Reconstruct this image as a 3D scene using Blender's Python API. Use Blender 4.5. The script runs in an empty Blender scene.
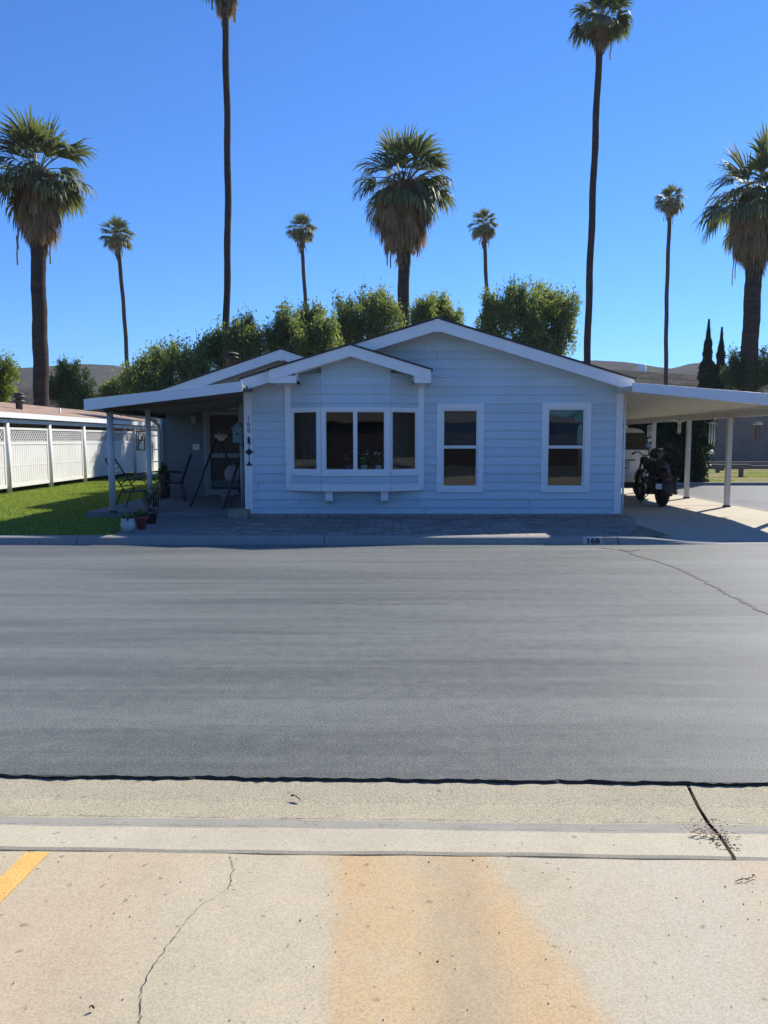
import bpy, bmesh, math, random
import numpy as np
from mathutils import Vector, Matrix

random.seed(7); rng = np.random.default_rng(7)
scn = bpy.context.scene
COL = scn.collection
R = math.radians

# ------------------------------------------------------------------ camera
F_PX = 769.0; PITCH = R(5.35); CAM_Z = 1.6
cam_d = bpy.data.cameras.new('camera'); cam = bpy.data.objects.new('camera', cam_d); COL.objects.link(cam)
cam.location = (0, 0, CAM_Z); cam.rotation_euler = (math.pi/2 - PITCH, 0, 0)
cam_d.sensor_fit = 'VERTICAL'; cam_d.sensor_height = 24; cam_d.lens = F_PX/1024*24
cam_d.clip_start = 0.05; cam_d.clip_end = 6000
scn.camera = cam

# ------------------------------------------------------------------ sky and sun
SUN_AZ, SUN_EL = R(42), R(41.5)          # azimuth from +Y towards +X
world = bpy.data.worlds.new('World'); scn.world = world; world.use_nodes = True
wn = world.node_tree; bg = wn.nodes['Background']
sky = wn.nodes.new('ShaderNodeTexSky'); sky.sky_type = 'NISHITA'; sky.sun_disc = False
sky.sun_elevation = SUN_EL; sky.sun_rotation = SUN_AZ
sky.air_density = 1.0; sky.dust_density = 0.0; sky.ozone_density = 3.0; sky.altitude = 0
tint = wn.nodes.new('ShaderNodeMix'); tint.data_type = 'RGBA'; tint.blend_type = 'MULTIPLY'; tint.inputs[0].default_value = 1
tint.inputs[7].default_value = (.27, .62, 1.07, 1)      # deep clear-air blue
wn.links.new(sky.outputs[0], tint.inputs[6]); wn.links.new(tint.outputs[2], bg.inputs[0]); bg.inputs[1].default_value = 0.092
sl = bpy.data.lights.new('sun', 'SUN'); sun = bpy.data.objects.new('sun', sl); COL.objects.link(sun)
sl.energy = 4.8; sl.angle = R(0.53); sl.color = (1.0, 0.93, 0.80)
sdir = Vector((math.sin(SUN_AZ)*math.cos(SUN_EL), math.cos(SUN_AZ)*math.cos(SUN_EL), math.sin(SUN_EL)))
sun.rotation_euler = (-sdir).to_track_quat('-Z', 'Y').to_euler(); sun.location = (20, 20, 40)
scn.view_settings.view_transform = 'Standard'; scn.view_settings.look = 'None'
scn.view_settings.exposure = 0.80; scn.view_settings.gamma = 1.0
scn.view_settings.use_curve_mapping = False

# ------------------------------------------------------------------ helpers
def ray(px, py):
    xp = (px-384)/F_PX; yp = (512-py)/F_PX
    return Vector((xp, math.cos(PITCH)+yp*math.sin(PITCH), -math.sin(PITCH)+yp*math.cos(PITCH)))
def at(px, py, Y):
    d = ray(px, py); t = Y/d.y
    return Vector((d.x*t, Y, CAM_Z+d.z*t))
def gr(px, py, z=0.0):
    d = ray(px, py); t = (z-CAM_Z)/d.z
    return Vector((d.x*t, d.y*t, z))

class MB:
    def __init__(s): s.v = []; s.f = []; s.sm = []
    def add(s, vs, fs, smooth=False):
        n = len(s.v); s.v += [tuple(v) for v in vs]
        s.f += [tuple(i+n for i in f) for f in fs]; s.sm += [smooth]*len(fs); return s
    def box(s, x0, x1, y0, y1, z0, z1):
        return s.add([(x0,y0,z0),(x1,y0,z0),(x1,y1,z0),(x0,y1,z0),(x0,y0,z1),(x1,y0,z1),(x1,y1,z1),(x0,y1,z1)],
                     [(0,3,2,1),(4,5,6,7),(0,1,5,4),(1,2,6,5),(2,3,7,6),(3,0,4,7)])
    def hexa(s, p):    # 8 points ordered as box
        return s.add(p, [(0,3,2,1),(4,5,6,7),(0,1,5,4),(1,2,6,5),(2,3,7,6),(3,0,4,7)])
    def beam(s, a, b, w, h, up=(0,0,1)):
        a = Vector(a); b = Vector(b); d = (b-a).normalized(); u = Vector(up)
        if abs(d.dot(u)) > .98: u = Vector((0,1,0))
        sx = d.cross(u).normalized()*w/2; sz = sx.cross(d).normalized()*h/2
        return s.hexa([a-sx-sz, a+sx-sz, b+sx-sz, b-sx-sz, a-sx+sz, a+sx+sz, b+sx+sz, b-sx+sz])
    def tube(s, pts, r, n=8, cap=True, smooth=True):
        pts = [Vector(p) for p in pts]; m = len(pts)
        rs = r if isinstance(r, (list, tuple)) else [r]*m
        vs = []; prev = None
        for i, p in enumerate(pts):
            d = (pts[min(i+1, m-1)]-pts[max(i-1, 0)])
            if d.length < 1e-9: d = Vector((0,0,1))
            d.normalize()
            if prev is None:
                u = Vector((0,0,1)) if abs(d.z) < .9 else Vector((1,0,0))
                a = d.cross(u).normalized()
            else:
                a = (prev - d*prev.dot(d)).normalized()
            prev = a; b = d.cross(a)
            for k in range(n):
                t = 2*math.pi*k/n
                vs.append(p + (a*math.cos(t)+b*math.sin(t))*rs[i])
        fs = []
        for i in range(m-1):
            for k in range(n):
                k2 = (k+1) % n
                fs.append((i*n+k, i*n+k2, (i+1)*n+k2, (i+1)*n+k))
        s.add(vs, fs, smooth)
        if cap:
            s.add([vs[k] for k in range(n)], [tuple(range(n))[::-1]])
            s.add([vs[(m-1)*n+k] for k in range(n)], [tuple(range(n))])
        return s
    def lathe(s, prof, c=(0,0,0), n=20, axis='z', smooth=True):
        vs = []
        for r, h in prof:
            for k in range(n):
                t = 2*math.pi*k/n; a, b = r*math.cos(t), r*math.sin(t)
                if axis == 'z': p = (c[0]+a, c[1]+b, c[2]+h)
                elif axis == 'x': p = (c[0]+h, c[1]+a, c[2]+b)
                else: p = (c[0]+a, c[1]+h, c[2]+b)
                vs.append(p)
        fs = []
        for i in range(len(prof)-1):
            for k in range(n):
                k2 = (k+1) % n; fs.append((i*n+k, i*n+k2, (i+1)*n+k2, (i+1)*n+k))
        return s.add(vs, fs, smooth)
    def prism(s, poly, a, b, axis='y', smooth=False):
        # poly in the two other axes; y: (x,z), x: (y,z), z: (x,y)
        def P(u, v, w):
            return (u, w, v) if axis == 'y' else ((w, u, v) if axis == 'x' else (u, v, w))
        n = len(poly); vs = [P(u, v, a) for u, v in poly]+[P(u, v, b) for u, v in poly]
        fs = [tuple(range(n)), tuple(range(2*n-1, n-1, -1))]
        s.add(vs, fs)
        s.add(vs, [(i, i+n, (i+1) % n+n, (i+1) % n) for i in range(n)], smooth)
        return s
    def ball(s, c, rx, ry=None, rz=None, n=14, m=9):
        ry = ry or rx; rz = rz or rx
        vs = []; 
        for i in range(m+1):
            ph = math.pi*i/m
            for k in range(n):
                t = 2*math.pi*k/n
                vs.append((c[0]+rx*math.sin(ph)*math.cos(t), c[1]+ry*math.sin(ph)*math.sin(t), c[2]+rz*math.cos(ph)))
        fs = [(i*n+k, (i+1)*n+k, (i+1)*n+(k+1) % n, i*n+(k+1) % n) for i in range(m) for k in range(n)]
        return s.add(vs, fs, True)
    def build(s, name, m, parent=None, label=None, bevel=0, loc=None):
        me = bpy.data.meshes.new(name); me.from_pydata(s.v, [], s.f)
        me.polygons.foreach_set('use_smooth', s.sm)
        bm = bmesh.new(); bm.from_mesh(me)
        bmesh.ops.remove_doubles(bm, verts=bm.verts, dist=1e-5)
        bmesh.ops.recalc_face_normals(bm, faces=bm.faces); bm.to_mesh(me); bm.free()
        me.materials.append(m)
        o = bpy.data.objects.new(name, me); COL.objects.link(o)
        if parent: o.parent = parent
        if label: o['label'] = label
        if loc is not None: o.location = loc
        if bevel:
            b = o.modifiers.new('bevel', 'BEVEL'); b.width = bevel; b.segments = 2; b.limit_method = 'ANGLE'
        return o

def raw(name, V, Fc, m, parent=None, tint=None, smooth=False):
    """big leaf meshes from numpy arrays (all faces the same size)"""
    V = np.asarray(V, dtype=np.float32).reshape(-1, 3); Fc = np.asarray(Fc, dtype=np.int32); k = Fc.shape[1]
    me = bpy.data.meshes.new(name)
    me.vertices.add(len(V)); me.vertices.foreach_set('co', V.ravel())
    me.loops.add(Fc.size); me.loops.foreach_set('vertex_index', Fc.ravel())
    me.polygons.add(len(Fc)); me.polygons.foreach_set('loop_start', np.arange(0, Fc.size, k, dtype=np.int32))
    me.polygons.foreach_set('loop_total', np.full(len(Fc), k, dtype=np.int32))
    if tint is not None:
        a = me.attributes.new('tint', 'FLOAT', 'POINT'); a.data.foreach_set('value', np.asarray(tint, dtype=np.float32))
    me.update(calc_edges=True); me.validate()
    me.materials.append(m)
    o = bpy.data.objects.new(name, me); COL.objects.link(o)
    if parent: o.parent = parent
    return o

def tag(o, label=None, cat=None, group=None, kind=None):
    if label: o['label'] = label
    if cat: o['category'] = cat
    if group: o['group'] = group
    if kind: o['kind'] = kind
    return o
def thing(name, label, cat, loc=(0,0,0), rz=0, group=None):
    o = bpy.data.objects.new(name, None); COL.objects.link(o)
    o.location = loc; o.rotation_euler = (0, 0, rz); o.empty_display_size = .2
    return tag(o, label, cat, group)
def copy_tree(o, parent=None):
    c = o.copy(); COL.objects.link(c); c.parent = parent
    for ch in list(o.children): copy_tree(ch, c)
    return c

# ------------------------------------------------------------------ materials
def newmat(name):
    m = bpy.data.materials.new(name); m.use_nodes = True
    nt = m.node_tree; return m, nt, nt.nodes['Principled BSDF']
def N(nt, t, **kw):
    n = nt.nodes.new(t)
    for k, v in kw.items(): setattr(n, k, v)
    return n
def noise(nt, vec, scale, detail=4, rough=.55, dist=0):
    n = N(nt, 'ShaderNodeTexNoise'); n.inputs['Scale'].default_value = scale
    n.inputs['Detail'].default_value = detail; n.inputs['Roughness'].default_value = rough
    n.inputs['Distortion'].default_value = dist
    nt.links.new(vec, n.inputs['Vector']); return n.outputs['Fac']
def mapping(nt, vec, sc=(1,1,1), loc=(0,0,0), rot=(0,0,0)):
    n = N(nt, 'ShaderNodeMapping'); n.inputs['Scale'].default_value = sc; n.inputs['Location'].default_value = loc
    n.inputs['Rotation'].default_value = rot
    nt.links.new(vec, n.inputs['Vector']); return n.outputs['Vector']
def ramp(nt, fac, stops):
    n = N(nt, 'ShaderNodeValToRGB'); cr = n.color_ramp
    while len(cr.elements) < len(stops): cr.elements.new(.5)
    for e, (p, c) in zip(cr.elements, stops):
        e.position = p; e.color = (c, c, c, 1) if isinstance(c, (int, float)) else (*c, 1)
    nt.links.new(fac, n.inputs['Fac']); return n.outputs['Color']
def mix(nt, fac, a, b, mode='MIX'):
    n = N(nt, 'ShaderNodeMix', data_type='RGBA', blend_type=mode)
    for sock, val in ((n.inputs[0], fac), (n.inputs[6], a), (n.inputs[7], b)):
        if isinstance(val, (int, float)): sock.default_value = val
        elif isinstance(val, tuple): sock.default_value = (*val, 1)
        else: nt.links.new(val, sock)
    return n.outputs[2]
def math_(nt, op, a, b=None, clamp=False):
    n = N(nt, 'ShaderNodeMath', operation=op, use_clamp=clamp)
    for sock, val in ((n.inputs[0], a), (n.inputs[1], b)):
        if val is None: continue
        if isinstance(val, (int, float)): sock.default_value = val
        else: nt.links.new(val, sock)
    return n.outputs[0]
def bump(nt, bs, h, strength=.3, dist=.01):
    n = N(nt, 'ShaderNodeBump'); n.inputs['Strength'].default_value = strength; n.inputs['Distance'].default_value = dist
    nt.links.new(h, n.inputs['Height']); nt.links.new(n.outputs[0], bs.inputs['Normal'])
def ocoord(nt): return N(nt, 'ShaderNodeTexCoord').outputs['Object']

def simple(name, c, rough=.6, var=.15, scale=6, metal=0, bmp=0, bscale=60, spec=.5, coat=0):
    m, nt, b = newmat(name); co = ocoord(nt)
    f1 = noise(nt, co, scale, 5, .6); f2 = noise(nt, co, scale*9, 3, .6)
    f = math_(nt, 'ADD', math_(nt, 'MULTIPLY', f1, .7), math_(nt, 'MULTIPLY', f2, .3))
    lo = tuple(max(0, x*(1-var)) for x in c); hi = tuple(min(1, x*(1+var)) for x in c)
    nt.links.new(ramp(nt, f, [(.3, lo), (.7, hi)]), b.inputs['Base Color'])
    b.inputs['Metallic'].default_value = metal
    b.inputs['Specular IOR Level'].default_value = spec
    b.inputs['Coat Weight'].default_value = coat
    nt.links.new(ramp(nt, f2, [(.3, max(0, rough-.08)), (.7, min(1, rough+.08))]), b.inputs['Roughness'])
    if bmp: bump(nt, b, noise(nt, co, bscale, 4, .6), bmp, .01)
    return m

def asphalt_mat(name, c=(.080,.086,.080), streak=True):
    m, nt, b = newmat(name); co = ocoord(nt)
    big = noise(nt, mapping(nt, co, (.10, .45, 1), rot=(0,0,R(-4))), 1.0, 6, .6, .6)
    sw = noise(nt, mapping(nt, co, (.16, 2.2, 1), rot=(0,0,R(7))), 1.0, 5, .6, 1.0)
    sw2 = noise(nt, mapping(nt, co, (.35, 3.6, 1), rot=(0,0,R(-33)), loc=(7,3,0)), 1.0, 5, .65, .8)
    fine = noise(nt, co, 75, 5, .85); med = noise(nt, co, 9, 6, .7)
    vor = N(nt, 'ShaderNodeTexVoronoi'); vor.inputs['Scale'].default_value = 110; nt.links.new(co, vor.inputs['Vector'])
    f = math_(nt, 'ADD', math_(nt, 'MULTIPLY', big, .36), math_(nt, 'MULTIPLY', sw, .30))
    f = math_(nt, 'ADD', f, math_(nt, 'MULTIPLY', sw2, .22))
    f = math_(nt, 'ADD', f, math_(nt, 'MULTIPLY', med, .18))
    base = ramp(nt, f, [(.40, tuple(x*.62 for x in c)), (.5, c), (.60, tuple(x*1.5 for x in c))])
    spk = ramp(nt, fine, [(.40, .60), (.5, 1.0), (.62, 1.55)])
    base = mix(nt, 1.0, base, spk, 'MULTIPLY')
    stones = ramp(nt, vor.outputs['Distance'], [(.0, 1.0), (.25, 0.0)])
    sel = math_(nt, 'MULTIPLY', stones, ramp(nt, noise(nt, co, 60, 1), [(.58, 0), (.66, .75)]))
    base = mix(nt, sel, base, (.34,.33,.31))
    nt.links.new(base, b.inputs['Base Color'])
    nt.links.new(ramp(nt, med, [(.3, .46), (.7, .62)]), b.inputs['Roughness'])
    b.inputs['Specular IOR Level'].default_value = .16
    h = math_(nt, 'ADD', vor.outputs['Distance'], fine)
    b.inputs['Sheen Weight'].default_value = .12; b.inputs['Sheen Roughness'].default_value = .45
    bump(nt, b, h, .16, .004)
    return m

def concrete_mat(name, c, var=.14, coarse=.3, stains=None, grit=1.0, bstr=.22):
    m, nt, b = newmat(name); co = ocoord(nt)
    big = noise(nt, co, .8, 6, .6, .4); med = noise(nt, co, 5, 8, .7); fine = noise(nt, co, 120, 5, .8)
    vf = noise(nt, co, 330, 2, .6)
    f = math_(nt, 'ADD', math_(nt, 'MULTIPLY', big, .55), math_(nt, 'MULTIPLY', med, .45))
    base = ramp(nt, f, [(.34, tuple(x*(1-var) for x in c)), (.5, c), (.66, tuple(min(1, x*(1+var*.8)) for x in c))])
    if stains:
        sx = N(nt, 'ShaderNodeSeparateXYZ'); nt.links.new(co, sx.inputs[0])
        for (x0, skew, w, amt, colr, soft, off) in stains:
            # band around x = x0 + skew*y, with ragged edges
            xx = math_(nt, 'SUBTRACT', sx.outputs[0], math_(nt, 'ADD', math_(nt, 'MULTIPLY', sx.outputs[1], skew), x0))
            wob = math_(nt, 'MULTIPLY', math_(nt, 'SUBTRACT', noise(nt, mapping(nt, co, loc=(off,off,0)), 1.9, 5, .65), .5), w*1.5)
            d = math_(nt, 'ABSOLUTE', math_(nt, 'ADD', xx, wob))
            k = ramp(nt, math_(nt, 'DIVIDE', d, w), [(1-soft, 1.0), (1.0, 0.0)])
            pat = ramp(nt, noise(nt, mapping(nt, co, (1, .55, 1), loc=(off,0,0)), 4.2, 8, .78, .8), [(.36, .35), (.54, 1.0)])
            k = math_(nt, 'MULTIPLY', math_(nt, 'MULTIPLY', k, pat), amt)
            base = mix(nt, k, base, colr)
    base = mix(nt, 1.0, base, ramp(nt, fine, [(.40, 1-.20*grit), (.5, 1.0), (.62, 1+.14*grit)]), 'MULTIPLY')
    pit = ramp(nt, vf, [(.30, 1-.5*grit), (.40, 1.0)])
    base = mix(nt, .7, base, mix(nt, 1.0, base, pit, 'MULTIPLY'))
    spots = noise(nt, mapping(nt, co, loc=(3,9,0)), 22, 2, .5)
    base = mix(nt, ramp(nt, spots, [(.68, 0.0), (.73, .55)]), base, (.12,.10,.075))
    nt.links.new(base, b.inputs['Base Color'])
    b.inputs['Roughness'].default_value = .85; b.inputs['Specular IOR Level'].default_value = .3
    h = math_(nt, 'ADD', fine, math_(nt, 'MULTIPLY', med, 1.2))
    bump(nt, b, h, bstr, .008)
    return m

def leaf_mat(name, c1, c2, trans=.35, rough=.5, spec=.4):
    m, nt, b = newmat(name)
    a = N(nt, 'ShaderNodeAttribute', attribute_name='tint')
    col = ramp(nt, a.outputs['Fac'], [(0, c1), (1, c2)])
    nt.links.new(col, b.inputs['Base Color']); b.inputs['Roughness'].default_value = rough
    b.inputs['Specular IOR Level'].default_value = spec
    tr = N(nt, 'ShaderNodeBsdfTranslucent')
    nt.links.new(mix(nt, 1.0, col, (1.5, 1.6, .7), 'MULTIPLY'), tr.inputs['Color'])
    ms = N(nt, 'ShaderNodeMixShader'); ms.inputs[0].default_value = trans
    nt.links.new(b.outputs[0], ms.inputs[1]); nt.links.new(tr.outputs[0], ms.inputs[2])
    nt.links.new(ms.outputs[0], nt.nodes['Material Output'].inputs['Surface'])
    return m

def glass_mat(name, tint=(.75,.8,.82), refl=.0):
    m, nt, b = newmat(name); nt.nodes.remove(b); co = ocoord(nt)
    g = N(nt, 'ShaderNodeBsdfGlossy'); g.inputs['Roughness'].default_value = .012
    g.inputs['Color'].default_value = (.92, .94, .96, 1)
    t = N(nt, 'ShaderNodeBsdfTransparent'); t.inputs['Color'].default_value = (*tint, 1)
    fr = N(nt, 'ShaderNodeFresnel'); fr.inputs['IOR'].default_value = 1.5
    fac = math_(nt, 'ADD', fr.outputs[0], refl, True)
    bp = N(nt, 'ShaderNodeBump'); bp.inputs['Strength'].default_value = .12; bp.inputs['Distance'].default_value = .01
    nt.links.new(noise(nt, co, 1.6, 2), bp.inputs['Height']); nt.links.new(bp.outputs[0], g.inputs['Normal'])
    ms = N(nt, 'ShaderNodeMixShader'); nt.links.new(fac, ms.inputs[0])
    nt.links.new(t.outputs[0], ms.inputs[1]); nt.links.new(g.outputs[0], ms.inputs[2])
    nt.links.new(ms.outputs[0], nt.nodes['Material Output'].inputs['Surface'])
    return m

def siding_mat(name, c):
    m, nt, b = newmat(name); co = ocoord(nt)
    grain = noise(nt, mapping(nt, co, (1.5, 1.5, 45)), 1.0, 5, .65)
    dirt = noise(nt, mapping(nt, co, (1.2, 1.2, .5)), 1.0, 5, .6)
    fine = noise(nt, co, 40, 3, .6)
    f = math_(nt, 'ADD', math_(nt, 'MULTIPLY', grain, .3), math_(nt, 'MULTIPLY', dirt, .5))
    f = math_(nt, 'ADD', f, math_(nt, 'MULTIPLY', fine, .2))
    sx = N(nt, 'ShaderNodeSeparateXYZ'); nt.links.new(co, sx.inputs[0])
    row = math_(nt, 'FLOOR', math_(nt, 'DIVIDE', math_(nt, 'SUBTRACT', sx.outputs[2], .127), .1665))
    wn_ = N(nt, 'ShaderNodeTexWhiteNoise', noise_dimensions='1D'); nt.links.new(row, wn_.inputs['W'])
    base = ramp(nt, f, [(.36, tuple(x*.90 for x in c)), (.64, tuple(x*1.06 for x in c))])
    base = mix(nt, 1.0, base, ramp(nt, wn_.outputs['Value'], [(0, .95), (1, 1.04)]), 'MULTIPLY')
    nt.links.new(base, b.inputs['Base Color']); b.inputs['Roughness'].default_value = .62
    b.inputs['Specular IOR Level'].default_value = .35
    bump(nt, b, grain, .12, .004)
    return m

def paver_mat(name):
    m, nt, b = newmat(name); co = ocoord(nt)
    br = N(nt, 'ShaderNodeTexBrick'); nt.links.new(mapping(nt, co, (1,1,1)), br.inputs['Vector'])
    br.inputs['Scale'].default_value = 1; br.inputs['Brick Width'].default_value = .30; br.inputs['Row Height'].default_value = .17
    br.inputs['Mortar Size'].default_value = .008; br.inputs['Color1'].default_value = (.20,.165,.15,1)
    br.inputs['Color2'].default_value = (.33,.28,.255,1); br.inputs['Mortar'].default_value = (.05,.045,.04,1)
    br.inputs['Bias'].default_value = -.1
    v = noise(nt, co, 5, 5, .7)
    nt.links.new(mix(nt, 1.0, br.outputs['Color'], ramp(nt, v, [(.3, .6), (.7, 1.3)]), 'MULTIPLY'), b.inputs['Base Color'])
    b.inputs['Roughness'].default_value = .8
    bump(nt, b, math_(nt, 'ADD', br.outputs['Fac'], math_(nt, 'MULTIPLY', v, -.4)), -.6, .01)
    return m

def shingle_mat(name, c1, c2, axis=(1,1,1)):
    m, nt, b = newmat(name); co = ocoord(nt)
    br = N(nt, 'ShaderNodeTexBrick'); nt.links.new(mapping(nt, co, axis, rot=(0,0,math.pi/2)), br.inputs['Vector'])
    br.inputs['Scale'].default_value = 1; br.inputs['Brick Width'].default_value = .3; br.inputs['Row Height'].default_value = .14
    br.inputs['Mortar Size'].default_value = .006; br.inputs['Color1'].default_value = (*c1,1); br.inputs['Color2'].default_value = (*c2,1)
    br.inputs['Mortar'].default_value = (*[x*.35 for x in c1], 1)
    v = noise(nt, co, 3, 6, .7)
    nt.links.new(mix(nt, 1.0, br.outputs['Color'], ramp(nt, v, [(.3, .7), (.7, 1.25)]), 'MULTIPLY'), b.inputs['Base Color'])
    b.inputs['Roughness'].default_value = .9
    bump(nt, b, noise(nt, co, 120, 3), .4, .006)
    return m

def block_mat(name, c):
    m, nt, b = newmat(name); co = ocoord(nt)
    br = N(nt, 'ShaderNodeTexBrick'); nt.links.new(mapping(nt, co, (1,1,1), rot=(math.pi/2,0,0)), br.inputs['Vector'])
    br.inputs['Scale'].default_value = 1; br.inputs['Brick Width'].default_value = .4; br.inputs['Row Height'].default_value = .2
    br.inputs['Mortar Size'].default_value = .01; br.inputs['Color1'].default_value = (*c,1)
    br.inputs['Color2'].default_value = (*[x*.86 for x in c],1); br.inputs['Mortar'].default_value = (*[x*.6 for x in c],1)
    v = noise(nt, co, .7, 6, .7)
    nt.links.new(mix(nt, 1.0, br.outputs['Color'], ramp(nt, v, [(.3, .8), (.7, 1.15)]), 'MULTIPLY'), b.inputs['Base Color'])
    b.inputs['Roughness'].default_value = .9
    return m

def bark_mat(name, c1, c2):
    m, nt, b = newmat(name); co = ocoord(nt)
    rings = noise(nt, mapping(nt, co, (1.2, 1.2, 9)), 1.0, 5, .7, .3)
    fine = noise(nt, mapping(nt, co, (14, 14, 5)), 1.0, 4, .7)
    f = math_(nt, 'ADD', math_(nt, 'MULTIPLY', rings, .6), math_(nt, 'MULTIPLY', fine, .4))
    nt.links.new(ramp(nt, f, [(.35, c1), (.65, c2)]), b.inputs['Base Color'])
    b.inputs['Roughness'].default_value = .95; b.inputs['Specular IOR Level'].default_value = .15
    bump(nt, b, f, .8, .05)
    return m

def grass_ground_mat(name, c1, c2, c3):
    m, nt, b = newmat(name); co = ocoord(nt)
    f = noise(nt, co, 1.5, 7, .75); g = noise(nt, co, 45, 4, .8)
    base = ramp(nt, f, [(.33, c1), (.5, c2), (.68, c3)])
    nt.links.new(mix(nt, 1.0, base, ramp(nt, g, [(.3, .55), (.7, 1.4)]), 'MULTIPLY'), b.inputs['Base Color'])
    b.inputs['Roughness'].default_value = .95; b.inputs['Specular IOR Level'].default_value = .1
    bump(nt, b, g, .8, .03)
    return m

def hill_mat(name):
    m, nt, b = newmat(name); co = ocoord(nt)
    f = noise(nt, co, .012, 8, .65, .6); g = noise(nt, co, .14, 8, .8); s = noise(nt, co, .5, 4, .7)
    base = ramp(nt, f, [(.35, (.085,.062,.054)), (.55, (.13,.098,.082)), (.7, (.19,.145,.115))])
    base = mix(nt, ramp(nt, g, [(.46, 0.0), (.53, .9)]), base, (.048,.048,.034))
    base = mix(nt, ramp(nt, s, [(.54, 0.0), (.60, .75)]), base, (.05,.055,.03))
    nt.links.new(base, b.inputs['Base Color']); b.inputs['Roughness'].default_value = 1; b.inputs['Specular IOR Level'].default_value = 0
    bump(nt, b, g, 1.0, 7.0)
    return m

M = {}
M['asphalt'] = asphalt_mat('asphalt')
M['asphalt_side'] = asphalt_mat('side_asphalt', (.06,.063,.06))
M['tar'] = simple('tar', (.016,.016,.018), .75, .3, 20, bmp=.5, bscale=40)
M['gutter'] = concrete_mat('gutter_concrete', (.345,.31,.225), .14, grit=2.0, bstr=.5)
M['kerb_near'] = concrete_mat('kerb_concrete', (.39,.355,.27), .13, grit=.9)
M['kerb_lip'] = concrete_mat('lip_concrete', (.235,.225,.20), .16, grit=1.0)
M['drive_near'] = concrete_mat('driveway_concrete', (.405,.352,.255), .13, grit=.9, stains=[
    (1.163+.80, -.276, .80, .75, (.40,.37,.30), .22, 23.0),          # paler washed concrete on the right
    (1.163-.34, -.276, .36, .72, (.43,.315,.17), .5, 31.0),          # broad yellow brown stain
    (1.163-.13, -.276, .15, .50, (.44,.285,.145), .65, 11.0),          # rustier rim of it
    (-.09, 0, .095, .62, (.44,.29,.15), .6, 3.0),                 # narrow rust streak
    (-.02, .03, .17, .40, (.44,.31,.17), .8, 47.0),
    (1.45, 0, .30, .40, (.42,.30,.21), .8, 5.0), (-1.2, .05, .45, .35, (.44,.31,.20), .8, 29.0),
    (.24, 0, .16, .50, (.26,.225,.17), .7, 61.0)])
M['slab'] = concrete_mat('slab_concrete', (.40,.355,.285), .12, grit=.6)
M['patio'] = concrete_mat('patio_concrete', (.20,.195,.19), .15, grit=.6)
M['kerb_far'] = concrete_mat('far_kerb_concrete', (.28,.275,.265), .14, grit=.7)
M['yellow'] = simple('yellow_paint', (.60,.36,.10), .7, .14, 14, bmp=.4, bscale=90)
M['paver'] = paver_mat('pavers')
M['brick'] = simple('edging_brick', (.30,.235,.20), .85, .25, 10)
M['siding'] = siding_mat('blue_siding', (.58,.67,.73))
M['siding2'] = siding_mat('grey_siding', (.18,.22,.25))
M['cream'] = siding_mat('cream_siding', (.62,.60,.54))
M['trim'] = simple('white_trim', (.84,.83,.83), .5, .05, 3)
M['trim2'] = simple('awning_metal', (.74,.76,.80), .45, .05, 2)
M['seam'] = simple('seam_caulk', (.28,.34,.40), .8, .1, 4)
M['shaded_ceiling'] = simple('shaded_ceiling', (.20,.20,.20), .7, .1, 2)  # darker copy of the awning ceiling, porch shade put into its colour
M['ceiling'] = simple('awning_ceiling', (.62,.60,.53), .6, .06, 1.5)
M['post'] = simple('post_paint', (.55,.53,.48), .5, .08, 4)
M['post_blue'] = simple('porch_post_paint', (.50,.53,.57), .5, .08, 4)
M['shingle'] = shingle_mat('dark_shingle', (.05,.047,.047), (.08,.075,.075))
M['shingle_brown'] = shingle_mat('brown_shingle', (.25,.165,.12), (.36,.245,.175))
M['white'] = simple('white_vinyl', (.70,.70,.685), .45, .09, 1.3)
M['glass'] = glass_mat('window_glass')
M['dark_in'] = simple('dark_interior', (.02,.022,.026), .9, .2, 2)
M['curtain'] = simple('curtain', (.24,.235,.235), .9, .2, 8)
M['black'] = simple('black_paint', (.008,.008,.009), .42, .2, 9, coat=.0)
M['iron'] = simple('dark_iron', (.022,.022,.024), .45, .3, 20, metal=.3)
M['rubber'] = simple('rubber', (.018,.018,.018), .8, .2, 30)
M['chrome'] = simple('chrome', (.7,.7,.72), .15, .05, 5, metal=1)
M['leather'] = simple('black_leather', (.008,.008,.008), .6, .2, 20, bmp=.2)
M['carwhite'] = simple('car_paint', (.80,.80,.78), .3, .03, 2, coat=.6)
M['carglass'] = simple('car_glass', (.015,.018,.02), .06, .1, 2, spec=.8)
M['redlamp'] = simple('red_lens', (.12,.01,.01), .3, .1, 8, coat=.5)
M['plate'] = simple('plate', (.62,.63,.62), .4, .08, 10)
M['blueplastic'] = simple('helmet_blue', (.22,.34,.52), .3, .2, 10)
M['terracotta'] = simple('terracotta', (.24,.075,.05), .8, .2, 12)
M['ceramic'] = simple('glazed_ceramic', (.36,.47,.47), .3, .2, 7)
M['creamglaze'] = simple('cream_glaze', (.62,.56,.42), .35, .15, 9)
M['potdark'] = simple('dark_pot', (.06,.035,.04), .6, .2, 10)
M['soil'] = simple('soil', (.05,.035,.025), .95, .3, 20, bmp=.5)
M['fabric_green'] = simple('green_fabric', (.05,.11,.11), .9, .2, 12)
M['cushion'] = simple('grey_cushion', (.26,.26,.28), .9, .2, 10)
M['wood'] = simple('weathered_wood', (.17,.14,.12), .85, .25, 6, bmp=.3)
M['tan'] = simple('tan_face', (.50,.36,.25), .7, .1, 10)
M['door_frame'] = simple('door_trim', (.30,.32,.34), .6, .08, 4)
M['door'] = simple('dark_door', (.035,.022,.024), .5, .2, 4)
M['tealbox'] = simple('pale_teal_paint', (.15,.23,.23), .6, .15, 8)
M['wall_far'] = block_mat('block_wall', (.27,.20,.165))
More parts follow.
